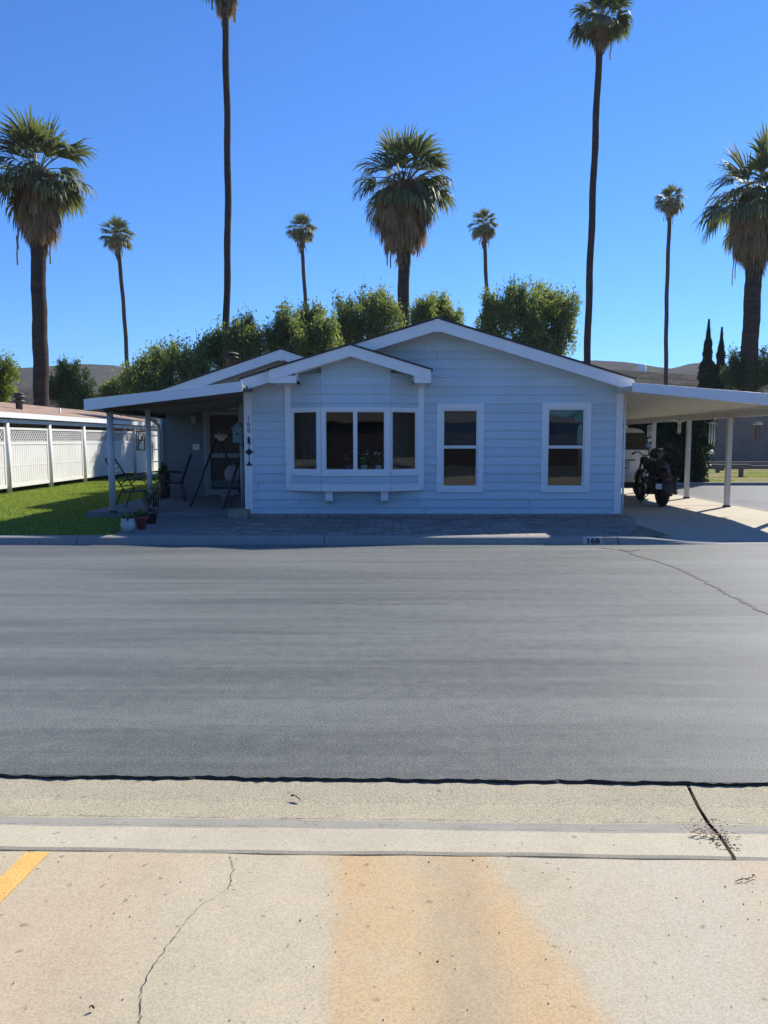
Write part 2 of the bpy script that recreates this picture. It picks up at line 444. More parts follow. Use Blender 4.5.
M['rust'] = simple('rusty_metal', (.17,.095,.06), .7, .25, 6)
M['darkmetal'] = simple('dark_metal_cap', (.06,.05,.045), .6, .3, 8)
M['lawn'] = grass_ground_mat('lawn_ground', (.11,.165,.03), (.17,.21,.05), (.26,.26,.09))
M['dry'] = grass_ground_mat('dry_grass', (.24,.18,.09), (.20,.19,.07), (.10,.15,.03))
M['dirt'] = grass_ground_mat('dirt_ground', (.20,.17,.13), (.25,.21,.16), (.29,.25,.19))
M['hill'] = hill_mat('hill')
M['blade'] = leaf_mat('grass_blade', (.12,.19,.035), (.30,.34,.10), .35, .6, .2)
M['palm_green'] = leaf_mat('palm_frond', (.050,.072,.040), (.165,.18,.10), .30, .6, .2)
M['palm_dead'] = leaf_mat('palm_dead', (.12,.085,.055), (.38,.26,.165), .28, .8, .15)
M['palm_bark'] = bark_mat('palm_bark', (.03,.022,.02), (.075,.055,.047))
M['pepper'] = leaf_mat('pepper_leaf', (.075,.108,.045), (.235,.265,.12), .56, .55, .3)
M['pepper_dark'] = leaf_mat('dark_leaf', (.022,.05,.02), (.07,.11,.035), .30, .55, .3)
M['yellowleaf'] = leaf_mat('yellow_leaf', (.10,.15,.02), (.24,.26,.05), .45, .55, .3)
M['cypress'] = leaf_mat('cypress_leaf', (.010,.024,.012), (.03,.052,.022), .12, .7, .15)
M['hedge'] = leaf_mat('hedge_leaf', (.012,.026,.014), (.04,.065,.028), .15, .6, .25)
M['potleaf'] = leaf_mat('pot_leaf', (.03,.06,.02), (.10,.16,.05), .3, .5, .3)
M['pink'] = leaf_mat('pink_petal', (.5,.04,.16), (.75,.10,.25), .3, .6, .2)
M['pale'] = leaf_mat('pale_petal', (.5,.42,.40), (.7,.6,.55), .3, .6, .2)
M['bark'] = bark_mat('tree_bark', (.06,.045,.035), (.14,.11,.085))
M['digit'] = simple('digit_black', (.02,.02,.022), .6, .1, 8)
M['digit_grey'] = simple('digit_metal', (.20,.22,.25), .4, .1, 8, metal=.4)
M['stucco'] = simple('stucco', (.55,.46,.36), .9, .12, 2, bmp=.3)
M['litter'] = simple('dry_leaf', (.10,.045,.025), .8, .3, 30)

def struct(o): o['kind'] = 'structure'; return o
def sheet(name, pts, m, thick=None):
    mb = MB(); n = len(pts)
    mb.add(pts, [tuple(range(n))])
    return struct(mb.build(name, m))
def grid_sheet(name, x0, x1, y0, y1, nx, ny, zf, m):
    mb = MB(); vs = []
    for j in range(ny+1):
        for i in range(nx+1):
            x = x0+(x1-x0)*i/nx; y = y0+(y1-y0)*j/ny; vs.append((x, y, zf(x, y)))
    fs = [(j*(nx+1)+i, j*(nx+1)+i+1, (j+1)*(nx+1)+i+1, (j+1)*(nx+1)+i) for j in range(ny) for i in range(nx)]
    mb.add(vs, fs, True); return struct(mb.build(name, m))

# ------------------------------------------------------------------ GROUND
sheet('ground', [(-940,-200,-.06),(940,-200,-.06),(940,990,-.06),(-940,990,-.06)], M['dirt'])
YAW = math.tan(R(-1.4))       # near kerb runs slightly askew to the far one
YN = 3.475                       # near road edge at x = 0
def ny_(x, off=0): return YN+off+YAW*x
YK = 11.70                      # far kerb foot
sheet('road', [(-70, ny_(-70,-.02), 0), (70, ny_(70,-.02), 0), (70, YK+.05, 0), (-70, YK+.05, 0)], M['asphalt'])
# near gutter and rolled kerb, cast in lengths with open joints
joints = [-30, -16.5, -10.4, -4.6, 1.41, 7.8, 14, 20, 40]
prof = [(0.0,-.05),(0.0,.004),(-.20,-.004),(-.372,.005),(-.385,.009),(-.44,.020),(-.495,.030),(-.505,.036),(-.695,.050),(-.708,.044),(-.71,-.05)]
def kerb_piece(name, a, b, idx, m, x0, x1, nseg=24):
    mb = MB(); pts = [prof[i] for i in idx]; vs = []
    for s in range(nseg+1):
        x = x0+(x1-x0)*s/nseg
        for (o, z) in pts: 
            jig = .004*math.sin(x*3.1+o*9)+.003*math.sin(x*11.3)
            vs.append((x+o*.15, ny_(x, o)+jig, z))
    n = len(pts)
    fs = [(s*n+i, s*n+i+1, (s+1)*n+i+1, (s+1)*n+i) for s in range(nseg) for i in range(n-1)]
    fs += [tuple(range(n)), tuple(range(nseg*n+n-1, nseg*n-1, -1))]
    mb.add(vs, fs, False); return struct(mb.build(name, m))
for a, b in zip(joints[:-1], joints[1:]):
    ns = 60 if abs(a) < 8 or abs(b) < 8 else 12
    kerb_piece('gutter', a, b, [0,1,2,3,4], M['gutter'], a+.008, b-.008, ns)
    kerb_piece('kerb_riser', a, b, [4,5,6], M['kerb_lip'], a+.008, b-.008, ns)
    kerb_piece('kerb', a, b, [6,7,8,9,10], M['kerb_near'], a+.008, b-.008, ns)
# crumbly dark asphalt lip where the road meets the gutter
mb = MB(); xs = np.arange(-8, 8, .035); up = []; lo = []
for x in xs:
    w = .002+.011*abs(math.sin(x*1.3)+.6*math.sin(x*4.7)+.5*math.sin(x*13.1))+random.random()*.014
    up.append((x, ny_(x, .030+random.random()*.008), .004)); lo.append((x, ny_(x, .030-w-.012), .016+random.random()*.006))
vs = [p for pr in zip(up, lo) for p in pr]
mb.add(vs, [(2*i, 2*i+1, 2*i+3, 2*i+2) for i in range(len(xs)-1)])
low = [(x, ny_(x, -.004), .0) for x in xs]
vs = [p for pr in zip(lo, low) for p in pr]
mb.add(vs, [(2*i, 2*i+1, 2*i+3, 2*i+2) for i in range(len(xs)-1)])
struct(mb.build('asphalt_edge', M['tar']))
for (off, wd, pr) in ((-.380, .006, .8), (-.500, .0035, .6)):
    x = -4.5
    while x < 4.5:
        L = random.uniform(.08, .6)
        if random.random() < pr:
            mb = MB(); vs = []; n_ = max(3, int(L/.03))
            for q in range(n_+1):
                xx = x+L*q/n_; w_ = wd*random.uniform(.2, 1)*math.sin(math.pi*(q+.3)/(n_+.6)); yy = ny_(xx, off)+random.uniform(-.002, .002)
                zz = .0135 if off > -.4 else .0405
                vs += [(xx, yy-w_/2, zz), (xx, yy+w_/2, zz)]
            mb.add(vs, [(2*q, 2*q+1, 2*q+3, 2*q+2) for q in range(n_)]); struct(mb.build('kerb_crack', M['tar']))
        x += L+random.uniform(.0, .12)
# driveway apron the photographer stands on
sheet('added_asphalt', [(-30,-15.8,.03),(30,-15.8,.03),(30,-3,.03),(-30,-3,.03)], M['asphalt_side'])  # unseen asphalt added behind the camera to darken the window reflections
grid_sheet('driveway', -14, 14, -3, 0, 4, 4, lambda x, y: .044, M['drive_near'])
mb = MB(); xs = np.linspace(-14, 14, 160)
vs = []
for x in xs: vs += [(x, 0, .044), (x, 1.5, .044), (x, ny_(x, -.718)+.004*math.sin(x*5)+.003*math.sin(x*17), .044), (x, ny_(x, -.7185), .0)]
mb.add(vs, [(4*i+j, 4*i+4+j, 4*i+5+j, 4*i+1+j) for i in range(len(xs)-1) for j in range(3)])
struct(mb.build('driveway_apron', M['drive_near']))
sheet('joint_dirt', [(-14, ny_(-14,-.80), .012), (14, ny_(14,-.80), .012), (14, ny_(14,-.69), .012), (-14, ny_(-14,-.69), .012)], M['tar'])
sheet('gutter_bed', [(-30, ny_(-30,-.70), -.03), (40, ny_(40,-.70), -.03), (40, ny_(40,.0), -.03), (-30, ny_(-30,.0), -.03)], M['soil'])
# yellow stripe
z = .048
p = [gr(0,905,z), gr(0,878,z), gr(25,852.5,z), gr(50,852.5,z)]
d1 = (p[1]-p[2]).normalized()*3; d2 = (p[0]-p[3]).normalized()*3
a0, a1 = gr(26,852,z), gr(50,852,z)
dirv = (gr(0,903,z)-gr(50,852,z)).normalized()
w = Vector((a1-a0)); 
sheet('painted_line', [a0+(dirv*3), a1+(dirv*3), a1, a0], M['yellow'])

def crack(name, pix, z, wid, m, jag=.012, step=.03):
    pts = [gr(x, y, z) for x, y in pix]; out = []
    for a, b in zip(pts[:-1], pts[1:]):
        n = max(2, int((b-a).length/step))
        for i in range(n): out.append(a.lerp(b, i/n)+Vector((random.uniform(-jag, jag), random.uniform(-jag, jag), 0)))
    out.append(pts[-1]); mb = MB(); vs = []
    for i, q in enumerate(out):
        d = out[min(i+1, len(out)-1)]-out[max(0, i-1)]; s = Vector((-d.y, d.x, 0)).normalized()*wid*random.uniform(.3, 1)*.5
        vs += [q-s, q+s]
    mb.add(vs, [(2*i, 2*i+1, 2*i+3, 2*i+2) for i in range(len(out)-1)])
    return struct(mb.build(name, m))
crack('road_crack', [(622,549),(636,555),(660,562),(690,573),(715,587),(740,600),(768,614),(800,630)], .004, .065, M['tar'], .03, .06)
crack('road_crack', [(600,547.5),(625,551),(640,549.5)], .004, .06, M['tar'], .03, .08)
crack('road_crack', [(300,602),(380,604),(450,603)], .004, .012, M['tar'], .012, .05)
crack('driveway_crack', [(230,855),(233,870),(228,888)], .047, .0035, M['tar'], .005, .02)
crack('driveway_crack', [(182,925),(168,945),(150,970),(141,992),(140,1030)], .047, .0030, M['tar'], .004, .012)
crack('driveway_crack', [(183,925),(200,906),(226,890)], .047, .0016, M['tar'], .005, .02)
crack('gutter_crack', [(713,832),(700,829),(690,832),(715,834),(728,834)], .056, .012, M['litter'], .008, .006)

# litter on the gutter and apron
def litter(px, py, z, s, label, name='dry_leaf', rz=0.3, cat='leaf', m='litter'):
    p = gr(px, py, z); mb = MB()
    n = 9; vs = []
    for k in range(n):
        t = k/(n-1); w = s*.28*math.sin(math.pi*min(1, t*.9+.08))*random.uniform(.6, 1.1)
        x = (t-.5)*s; y0 = math.sin(t*5)*s*.06
        vs += [(x, y0-w/2, .004+.01*math.sin(t*3)), (x, y0+w/2, .008+.006*math.cos(t*4))]
    fs = [(2*i, 2*i+1, 2*i+3, 2*i+2) for i in range(n-1)]
    mb.add(vs, fs); o = mb.build(name, M[m]); o.location = p; o.rotation_euler = (0,0,rz)
    sm = o.modifiers.new('thick', 'SOLIDIFY'); sm.thickness = .002
    return tag(o, label, cat)
litter(296, 799, .008, .055, 'black curled scrap of leaf lying on the far gutter strip', rz=-.5, m='tar')
litter(92, 1010, .048, .014, 'tiny dark seed near the bottom left of the driveway', 'seed', rz=.2, cat='seed', m='tar')
def twig(px, py):
    p = gr(px, py, .050); mb = MB()
    mb.tube([(-.035,-.01,0), (-.01,0,.004), (.01,.002,.004), (.04,.016,.001)], .0016, 5)
    for k in range(5):
        x = -.02+k*.012; mb.tube([(x,0,.002), (x+.008,(.012 if k % 2 else -.010),.006)], .0012, 4)
    o = mb.build('dry_twig', M['litter']); o.location = p
    tag(o, 'small reddish brown twig on the concrete right of the kerb joint', 'twig')
twig(744, 880)
# stones and grit on the apron: countless
mb = MB()
for k in range(420):
    x, y = random.uniform(-2.6, 2.6), random.uniform(.9, 2.85); s = random.uniform(.0008, .0026)*random.choice([1,1,1,1.7])
    mb.ball((x, y, .046), s*random.uniform(.8,1.6), s, s*.6, 5, 3)
g_ = mb.build('grit', M['tar']); tag(g_, kind='stuff')
mb = MB()
jx = 1.41
for k in range(260):
    o_ = random.uniform(-.70, -.40); x = jx+o_*.15+random.gauss(0, .03)-.12*random.random()**2*(1 if o_ < -.42 and o_ > -.5 else .2); s = random.uniform(.001, .0034)
    mb.ball((x, ny_(x, o_), .045+s*.3), s*1.5, s, s*.6, 5, 3)
tag(mb.build('joint_debris', M['litter']), kind='stuff')

# far side: kerb, lawn, paving, slabs
ZL = .12
kp = [(YK-.02,-.02),(YK,.0),(YK+.02,.05),(YK+.045,.10),(YK+.075,.118),(YK+.11,ZL+.002),(YK+.20,ZL+.002),(YK+.20,-.02)]
def far_kerb(x0, x1):
    mb = MB(); mb.prism(kp, x0+.006, x1-.006, 'x'); struct(mb.build('kerb', M['kerb_far']))
fj = [-60, -40, -22, -10.3, -4.72, -.92, 3.6]
for a, b in zip(fj[:-1], fj[1:]): far_kerb(a, b)
# dropped kerb over the carport drive
mb = MB()
vs = []
xs = [3.606, 4.1, 4.7, 5.2, 10.5, 11.2, 11.9]
hs = [1, .85, .35, .16, .16, .9, 1]
n = len(kp)
for x, h in zip(xs, hs):
    vs += [(x, y, zz*h if zz > 0 else zz) for y, zz in kp]
mb.add(vs, [(s*n+i, s*n+i+1, (s+1)*n+i+1, (s+1)*n+i) for s in range(len(xs)-1) for i in range(n-1)])
struct(mb.build('dropped_kerb', M['kerb_far']))
far_kerb(11.9, 60)
YB = YK+.20
# lawn
sheet('lawn', [(-60,YB,ZL-.01),(-4.2,YB,ZL-.01),(-4.2,16,ZL-.01),(-4.2,40,ZL-.01),(-60,40,ZL-.01)], M['lawn'])
sheet('lot_ground', [(-4.2,YB,ZL-.015),(4.5,YB,ZL-.015),(4.5,40,ZL-.015),(-4.2,40,ZL-.015)], M['dirt'])
# front walk
wpts = [gr(117,534.5,ZL), gr(187,534.5,ZL), at(214,516,15.0), at(118,516,15.0)]
sheet('path', [(wpts[0].x, YB, ZL-.002), (gr(187,535,ZL).x, YB, ZL-.002), (gr(206,517,ZL).x+.2, 15.3, ZL-.002), (-4.9, 15.3, ZL-.002)], M['patio'])
# pavers in front of the house
pv = [gr(190,534,ZL), gr(632,534,ZL), gr(640,527,ZL), gr(625,519,ZL), gr(213,519,ZL)]
pvp = [(gr(187,535,ZL).x, YB, ZL+.004), (gr(626,535,ZL).x, YB, ZL+.004), (gr(638,528,ZL).x, 12.9, ZL+.004), (4.75, 14.5, ZL+.004), (4.75, 14.95, ZL+.004), (-3.3, 14.95, ZL+.004)]
struct(MB().prism([(p[0], p[1]) for p in pvp], .0, ZL+.004, 'z').build('paving', M['paver']))
# brick edging at the foot of the wall
for k in range(38):
    x = -2.85+k*.198
    b_ = MB().box(x+.004, x+.192, 14.70, 14.86, ZL, ZL+.055).build('edging_brick', M['brick'], bevel=.006)
    tag(b_, 'tan brick in the low edging row along the foot of the blue wall', 'brick', 'bricks edging the foot of the wall')
tag(MB().box(-2.98,-2.6,14.55,14.95,ZL,ZL+.15).build('step_block', M['brick'], bevel=.01), 'low concrete block at the foot of the left corner board', 'block')
# carport slab, falling to the street
def slabz(x, y):
    if y > 14.2: return ZL+.004
    t = (y-YB)/(14.2-YB); return .022+(ZL+.004-.022)*t
XE = 7.98
mb = MB(); ys = [YB, 12.6, 13.4, 14.2, 18, 30]
def xl(y): return gr(626,535,ZL).x+.0 if y < 12.2 else (gr(638,528,ZL).x if y < 13.2 else 4.6)
vs = []
for y in ys:
    L = 4.95
    vs += [(L-.5, y, slabz(0, y)-.001), ((L+XE)/2, y, slabz(0, y)), (XE + (.9 if y < 12.2 else (.3 if y < 13 else 0)), y, slabz(0, y))]
mb.add(vs, [(3*i+j, 3*i+j+1, 3*i+4+j, 3*i+3+j) for i in range(len(ys)-1) for j in range(2)])
struct(mb.build('carport_floor', M['slab']))
for y in (17.3, 21.0): 
    struct(MB().box(4.6, XE-.02, y, y+.012, ZL+.0045, ZL+.0075).build('slab_joint', M['tar']))
# side road to the right, its kerb, the dry verge behind
sheet('side_road', [(XE+.05, 13.4, ZL-.03),(60,13.4,ZL-.03),(60,25.6,ZL-.03),(XE+.05,25.6,ZL-.03)], M['asphalt_side'])
sheet('verge', [(9.0,YB,.085),(60,YB,.085),(60,13.4,.085),(8.5,13.4,.085)], M['dry'])
struct(MB().box(XE-.03, XE+.06, 14.2, 25.6, -.02, ZL+.012).build('slab_edging', M['kerb_far']))
struct(MB().box(XE+.06, 60, 25.6, 25.78, -.02, ZL+.07).build('kerb', M['kerb_far']))
sheet('dry_lawn', [(7.9,25.78,ZL+.02),(60,25.78,ZL+.02),(60,52,ZL+.02),(7.9,52,ZL+.02)], M['dry'])
crack('side_road_crack', [(738,500),(750,502.5),(775,503)], ZL-.026, .05, M['tar'], .03, .08)
# patio slab
ZP = .215
struct(MB().prism([(-5.75,14.75),(-2.62,14.75),(-2.62,19.3),(-5.75,19.3)], ZL-.02, ZP, 'z').build('patio', M['patio'], bevel=.01))

# grass blades on the lawn
def blades(name, n, x0, x1, y0, y1, z, h, m, reject=None):
    X = rng.uniform(x0, x1, n); Y = rng.uniform(y0, y1, n)
    if reject is not None: k = ~reject(X, Y); X = X[k]; Y = Y[k]
    n = len(X); a = rng.uniform(0, math.pi, n); H = h*rng.uniform(.5, 1.3, n); w = .006+.004*rng.random(n)
    dx, dy = np.cos(a)*w, np.sin(a)*w; lx = rng.normal(0, .35, n)*H; ly = rng.normal(0, .35, n)*H
    V = np.stack([np.stack([X-dx, Y-dy, np.full(n, z)], 1), np.stack([X+dx, Y+dy, np.full(n, z)], 1),
                  np.stack([X+lx, Y+ly, z+H], 1)], 1).reshape(-1, 3)
    o = raw(name, V, np.arange(3*n).reshape(-1, 3), m, tint=np.repeat(rng.random(n), 3))
    return tag(o, kind='stuff')
def onpath(X, Y): return (X > -4.35+(Y-12)*-.19) | ((X > -5.75) & (Y > 14.7))
blades('grass', 150000, -10.8, -4.0, YB+.02, 30, ZL-.012, .04, M['blade'], onpath)
blades('verge_grass', 30000, 9.5, 24, 25.85, 34, ZL+.018, .05, M['blade'], lambda X, Y: np.sin(X*1.3)+np.sin(Y*1.7+X*.4) < .35)

# ------------------------------------------------------------------ HILLS
hz_m = bpy.data.materials.new('haze'); hz_m.use_nodes = True; hn = hz_m.node_tree
hn.nodes.remove(hn.nodes['Principled BSDF']); pv_ = hn.nodes.new('ShaderNodeVolumePrincipled')
pv_.inputs['Color'].default_value = (.80,.88,1,1); pv_.inputs['Density'].default_value = .00022; pv_.inputs['Anisotropy'].default_value = .2
hn.links.new(pv_.outputs[0], hn.nodes['Material Output'].inputs['Volume'])
hz = MB().box(-955, 955, -210, 1000, -4.5, 110).build('haze', hz_m); tag(hz, kind='stuff')
def interp_px(pts, px): return float(np.interp(px, [p[0] for p in pts], [p[1] for p in pts]))
def ridge_hill(name, Yr, Y0, pix, x0, x1, nx=200, ny=40, rough=4, seed=0):
    # ridge line taken from the skyline, at its real distance
    rs = np.random.default_rng(seed); ph = rs.uniform(0, 6.28, 24); fr = rs.uniform(.004, .06, 24); ang = rs.uniform(0, 6.28, 24)
    xs = [at(p[0], p[1], Yr).x for p in pix]; zs = [at(p[0], p[1], Yr).z for p in pix]
    mb = MB(); vs = []
    for j in range(ny+1):
        y = Y0+(Yr*1.35-Y0)*j/ny
        for i in range(nx+1):
            x = x0+(x1-x0)*i/nx; zr = np.interp(x, xs, zs)
            t = (y-Y0)/(Yr-Y0); t = max(0, min(1, t)); s = t*t*(3-2*t)
            if y > Yr: s = 1-.5*((y-Yr)/(Yr*.35))
            nz = sum(math.sin((x*math.cos(a)+y*math.sin(a))*f*1.2+p)/(1+f*60) for a, f, p in zip(ang, fr, ph))
            gul = abs(math.sin(x*.021+1.3*math.sin(y*.006)+seed))*rough*1.6*(1-abs(2*t-1)**2)
            vs.append((x, y, -3+(zr+3)*s+nz*rough*.10*s*min(1, 2.2-2*t) - gul*.6*s*(1-t)))
    fs = [(j*(nx+1)+i, j*(nx+1)+i+1, (j+1)*(nx+1)+i+1, (j+1)*(nx+1)+i) for j in range(ny) for i in range(nx)]
    mb.add(vs, fs, True); return struct(mb.build(name, M['hill']))
ridge_hill('hills', 700, 330, [(-900,350),(-300,362),(-60,384),(0,377),(20,371),(45,369),(75,367),(100,365.5),(125,367),(150,375),(200,385),
    (300,390),(430,385),(520,372),(580,362),(610,364),(640,369),(660,371),(675,368),(688,364),(702,370),(725,375),(768,368),(900,355),(1500,345)], -900, 900, 260, 44, 6, 3)
ridge_hill('foothills', 330, 170, [(-900,392),(0,392),(60,388),(120,392),(300,392),(480,390),(560,374),(600,371),(640,373),(690,377),(740,384),(768,386),(1500,380)], -420, 420, 200, 36, 2.5, 9)
# water tank on the foothill
wp = at(642, 371.5, 329)
wt = thing('water_tank', 'small white water tank on the hill crest right of the tall palm', 'water tank', (wp.x, wp.y, wp.z-1.0))
MB().lathe([(0,4.0),(1.6,3.9),(1.7,3.8),(1.7,0)], n=20).build('tank', M['white'], wt)
MB().lathe([(1.72,.0),(1.9,.0),(1.9,.5),(1.72,.5)], n=20).build('base_ring', M['kerb_far'], wt)

# ------------------------------------------------------------------ HOUSE
house = thing('mobile_home', 'pale blue lap sided mobile home with bay window, porch awning and carport', 'mobile home', (0,0,0))
YW = 14.9; RX = .985; HW = 3.65; PITCHR = .303; ZAP = 3.82
EZ = ZAP-PITCHR*HW
def roofz(x): return ZAP-PITCHR*abs(x-RX)
def boards(mb, x0, x1, z0, z1, y, ztop, holes, ph=.1665, zb=.127, seams=True, sgn=-1):
    """lap boards on the plane Y=y; ztop(x) clips them (piecewise linear, peak handled by splitting)"""
    z = zb
    while z < z1:
        zt = z+ph
        if zt <= z0+1e-4: z = zt; continue
        cuts = sorted({max(z, z0), min(zt, z1)} | {h for hh in holes for h in hh[2:4] if z < h < zt and z0 < h < z1})
        for a, b in zip(cuts[:-1], cuts[1:]):
            if b-a < 1e-4: continue
            ints = [(x0, x1)]
            for h in holes:
                if h[2] < (a+b)/2 < h[3]:
                    nx = []
                    for (p, q) in ints:
                        if h[1] <= p or h[0] >= q: nx.append((p, q)); continue
                        if h[0] > p: nx.append((p, h[0]))
                        if h[1] < q: nx.append((h[1], q))
                    ints = nx
            for (p, q) in ints:
                cl = ztop(p, q, a, b) if ztop else [(p, q, p, q)]
                for (pa, qa, pb, qb) in cl:
                    ya = y+sgn*(.027-.026*(a-z)/ph); yb = y+sgn*(.027-.026*(b-z)/ph)
                    mb.hexa([(pa,ya,a),(qa,ya,a),(qa,y+.02*-sgn,a),(pa,y+.02*-sgn,a),(pb,yb,b),(qb,yb,b),(qb,y+.02*-sgn,b),(pb,y+.02*-sgn,b)])
        z = zt
def gable_clip(xc, zap, pitch):
    def f(p, q, a, b):
        la, ra = xc-(zap-a)/pitch, xc+(zap-a)/pitch; lb, rb = xc-(zap-b)/pitch, xc+(zap-b)/pitch
        if ra <= la: return []
        pa, qa = max(p, la), min(q, ra); 
        if qa <= pa: return []
        if rb < lb: lb = rb = (lb+rb)/2
        pb, qb = max(p, lb), min(q, rb)
        if qb < pb: pb = qb = min(max((pa+qa)/2, p), q)
        return [(pa, qa, pb, qb)]
    return f
# windows in the main wall
W1 = (at(443,0,YW).x, at(477,0,YW).x); 
def X_(px, Y=YW, py=445): return at(px, py, Y).x
def Z_(py, Y=YW): return at(384, py, Y).z
w1 = (X_(442.5), X_(477.5), Z_(487), Z_(409.5)); w2 = (X_(547), X_(584), Z_(487), Z_(408.5))
BX0, BX1 = X_(288, 14.85), X_(422, 14.85)
bayhole = (BX0+.1, BX1-.1, .75, 2.6)
mb = MB()
boards(mb, X_(250), X_(619), .127, 3.9, YW, gable_clip(RX, ZAP-.03, PITCHR), [w1, w2, bayhole])
MB.front = mb
wallo = mb.build('wall', M['siding'], house)
# faint butt seams between boards
mb = MB()
for (px, r0) in ((258,3),(300,1),(436,18),(424,19),(530,1),(426,0),(418,1),(560,19)):
    x = X_(px); z0 = .127+r0*.1665; MB().box(x, x+.004, YW-.0285, YW-.01, z0+.004, z0+.15).build('board_seam', M['seam'], house)
# side walls, back wall and skirting (plain lap look through geometry in y)
mb = MB()
for xw, s in ((X_(247)+.03, -1), (X_(623)-.03, 1)):
    z = .127; top = EZ+.0
    while z < top:
        zt = min(z+.1665, top)
        mb.hexa([(xw-.02,YW+.02,z),(xw+s*.02,YW+.02,z),(xw+s*.02,27,z),(xw-.02,27,z),(xw-.02,YW+.02,zt),(xw+s*.003,YW+.02,zt),(xw+s*.003,27,zt),(xw-.02,27,zt)] if s > 0 else
                [(xw-.02,YW+.02,z),(xw+.02,YW+.02,z),(xw+.02,27,z),(xw-.02,27,z),(xw-.003,YW+.02,zt),(xw+.02,YW+.02,zt),(xw+.02,27,zt),(xw-.003,27,zt)])
        z += .1665
mb.box(X_(247), X_(623), 26.9, 27.0, .127, EZ)
mb.build('side_wall', M['siding'], house)
# corner boards
MB().box(X_(244.5), X_(252.5), YW-.035, YW+.10, .13, roofz(X_(247))-.02).build('corner_board', M['trim'], house, bevel=.004)
MB().box(X_(615), X_(622), YW-.035, YW+.08, .13, roofz(X_(618))-.02).build('corner_board', M['trim'], house, bevel=.004)
# gutter downpipe down the right corner
MB().tube([(X_(624.5),YW+.02,.15),(X_(624.5),YW+.02,2.45)], .022, 8).build('downpipe', M['trim'], house)
# roof
YF = 14.42
def roof_slab(x0, z0, x1, z1, y0, y1, t, m, name, parent):
    mb = MB(); mb.hexa([(x0,y0,z0-t),(x1,y0,z1-t),(x1,y1,z1-t),(x0,y1,z0-t),(x0,y0,z0),(x1,y0,z1),(x1,y1,z1),(x0,y1,z0)])
    return mb.build(name, m, parent)
OX = HW
mb = MB()
for s in (-1, 1):
    xe = RX+s*(OX+.03); ze = EZ-.01
    mb.hexa([(RX,YF-.04,ZAP),(xe,YF-.04,ze),(xe,27.3,ze),(RX,27.3,ZAP),(RX,YF-.04,ZAP+.035),(xe,YF-.04,ze+.035),(xe,27.3,ze+.035),(RX,27.3,ZAP+.035)])
mb.build('roof', M['shingle'], house)
FH = .215
def barge(x0, z0, x1, z1, y, h, name='bargeboard', t=.03, parent=None, m='trim'):
    return MB().hexa([(x0,y,z0-h),(x1,y,z1-h),(x1,y+t,z1-h),(x0,y+t,z0-h),(x0,y,z0),(x1,y,z1),(x1,y+t,z1),(x0,y+t,z0)]).build(name, M[m], parent or house, bevel=.004)
barge(RX-.05, roofz(RX-.05)-.002, RX-HW, EZ, YF-.02, FH)
barge(RX+.05, roofz(RX+.05)-.002, RX+HW, EZ, YF-.02, FH)
MB().prism([(RX-.055,ZAP-.24),(RX+.055,ZAP-.24),(RX+.055,ZAP-.015),(RX,ZAP-.001),(RX-.055,ZAP-.015)], YF-.032, YF+.01, 'y').build('ridge_plate', M['trim'], house, bevel=.003)
# soffit under the front overhang
mb = MB()
for s in (-1, 1):
    xe = RX+s*HW
    mb.hexa([(RX,YF+.012,ZAP-.13),(xe,YF+.012,EZ-.13),(xe,YW+.03,EZ-.13),(RX,YW+.03,ZAP-.13),(RX,YF+.012,ZAP-.11),(xe,YF+.012,EZ-.11),(xe,YW+.03,EZ-.11),(RX,YW+.03,ZAP-.11)])
mb.build('soffit', M['trim'], house)

# plain double-hung windows
def window(h, blind, px_rail, lab):
    x0, x1, z0, z1 = h; tw = .115
    fr = MB()
    fr.box(x0-tw, x0, YW-.045, YW+.03, z0-tw*.9, z1+tw); fr.box(x1, x1+tw, YW-.045, YW+.03, z0-tw*.9, z1+tw)
    fr.box(x0, x1, YW-.0449, YW+.03, z1, z1+tw-.001); fr.box(x0, x1, YW-.0449, YW+.03, z0-tw*.9+.001, z0)
    w = fr.build('window', M['trim'], house, lab, bevel=.005)
    zr = Z_(px_rail)
    sash = MB(); s = .028
    for (a, b, yo) in ((zr, z1, .0), (z0, zr, .012)):
        sash.box(x0, x0+s, YW-.02+yo, YW+.01+yo, a, b); sash.box(x1-s, x1, YW-.02+yo, YW+.01+yo, a, b)
        sash.box(x0+s, x1-s, YW-.019+yo, YW+.01+yo, b-s, b); sash.box(x0+s, x1-s, YW-.019+yo, YW+.01+yo, a, a+s)
    sash.build('sash', M['trim'], w)
    MB().box(x0+s, x1-s, YW-.006, YW-.002, zr+s, z1-s).build('pane', M['glass'], w)
    MB().box(x0+s, x1-s, YW+.004, YW+.008, z0+s, zr-s).build('pane', M['glass'], w)
    # room behind
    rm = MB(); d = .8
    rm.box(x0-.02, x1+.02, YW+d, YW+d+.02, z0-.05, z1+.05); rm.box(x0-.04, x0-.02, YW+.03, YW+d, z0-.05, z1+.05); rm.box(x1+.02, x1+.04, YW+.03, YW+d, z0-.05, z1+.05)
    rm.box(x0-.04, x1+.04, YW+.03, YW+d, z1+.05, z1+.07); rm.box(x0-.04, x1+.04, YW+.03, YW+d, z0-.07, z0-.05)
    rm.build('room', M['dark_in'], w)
    bl = MB(); z = z1-.02
    while z > z1-blind:
        bl.hexa([(x0+.03,YW+.06,z-.018),(x1-.03,YW+.06,z-.018),(x1-.03,YW+.066,z-.018),(x0+.03,YW+.066,z-.018),(x0+.03,YW+.072,z-.001),(x1-.03,YW+.072,z-.001),(x1-.03,YW+.078,z-.001),(x0+.03,YW+.078,z-.001)]); z -= .02
    bl.build('blind', M['curtain'], w)
    return w
window(w1, .75, 447, 'narrow two-sash window nearest the bay')
window(w2, .7, 447, 'narrow two-sash window nearest the carport')

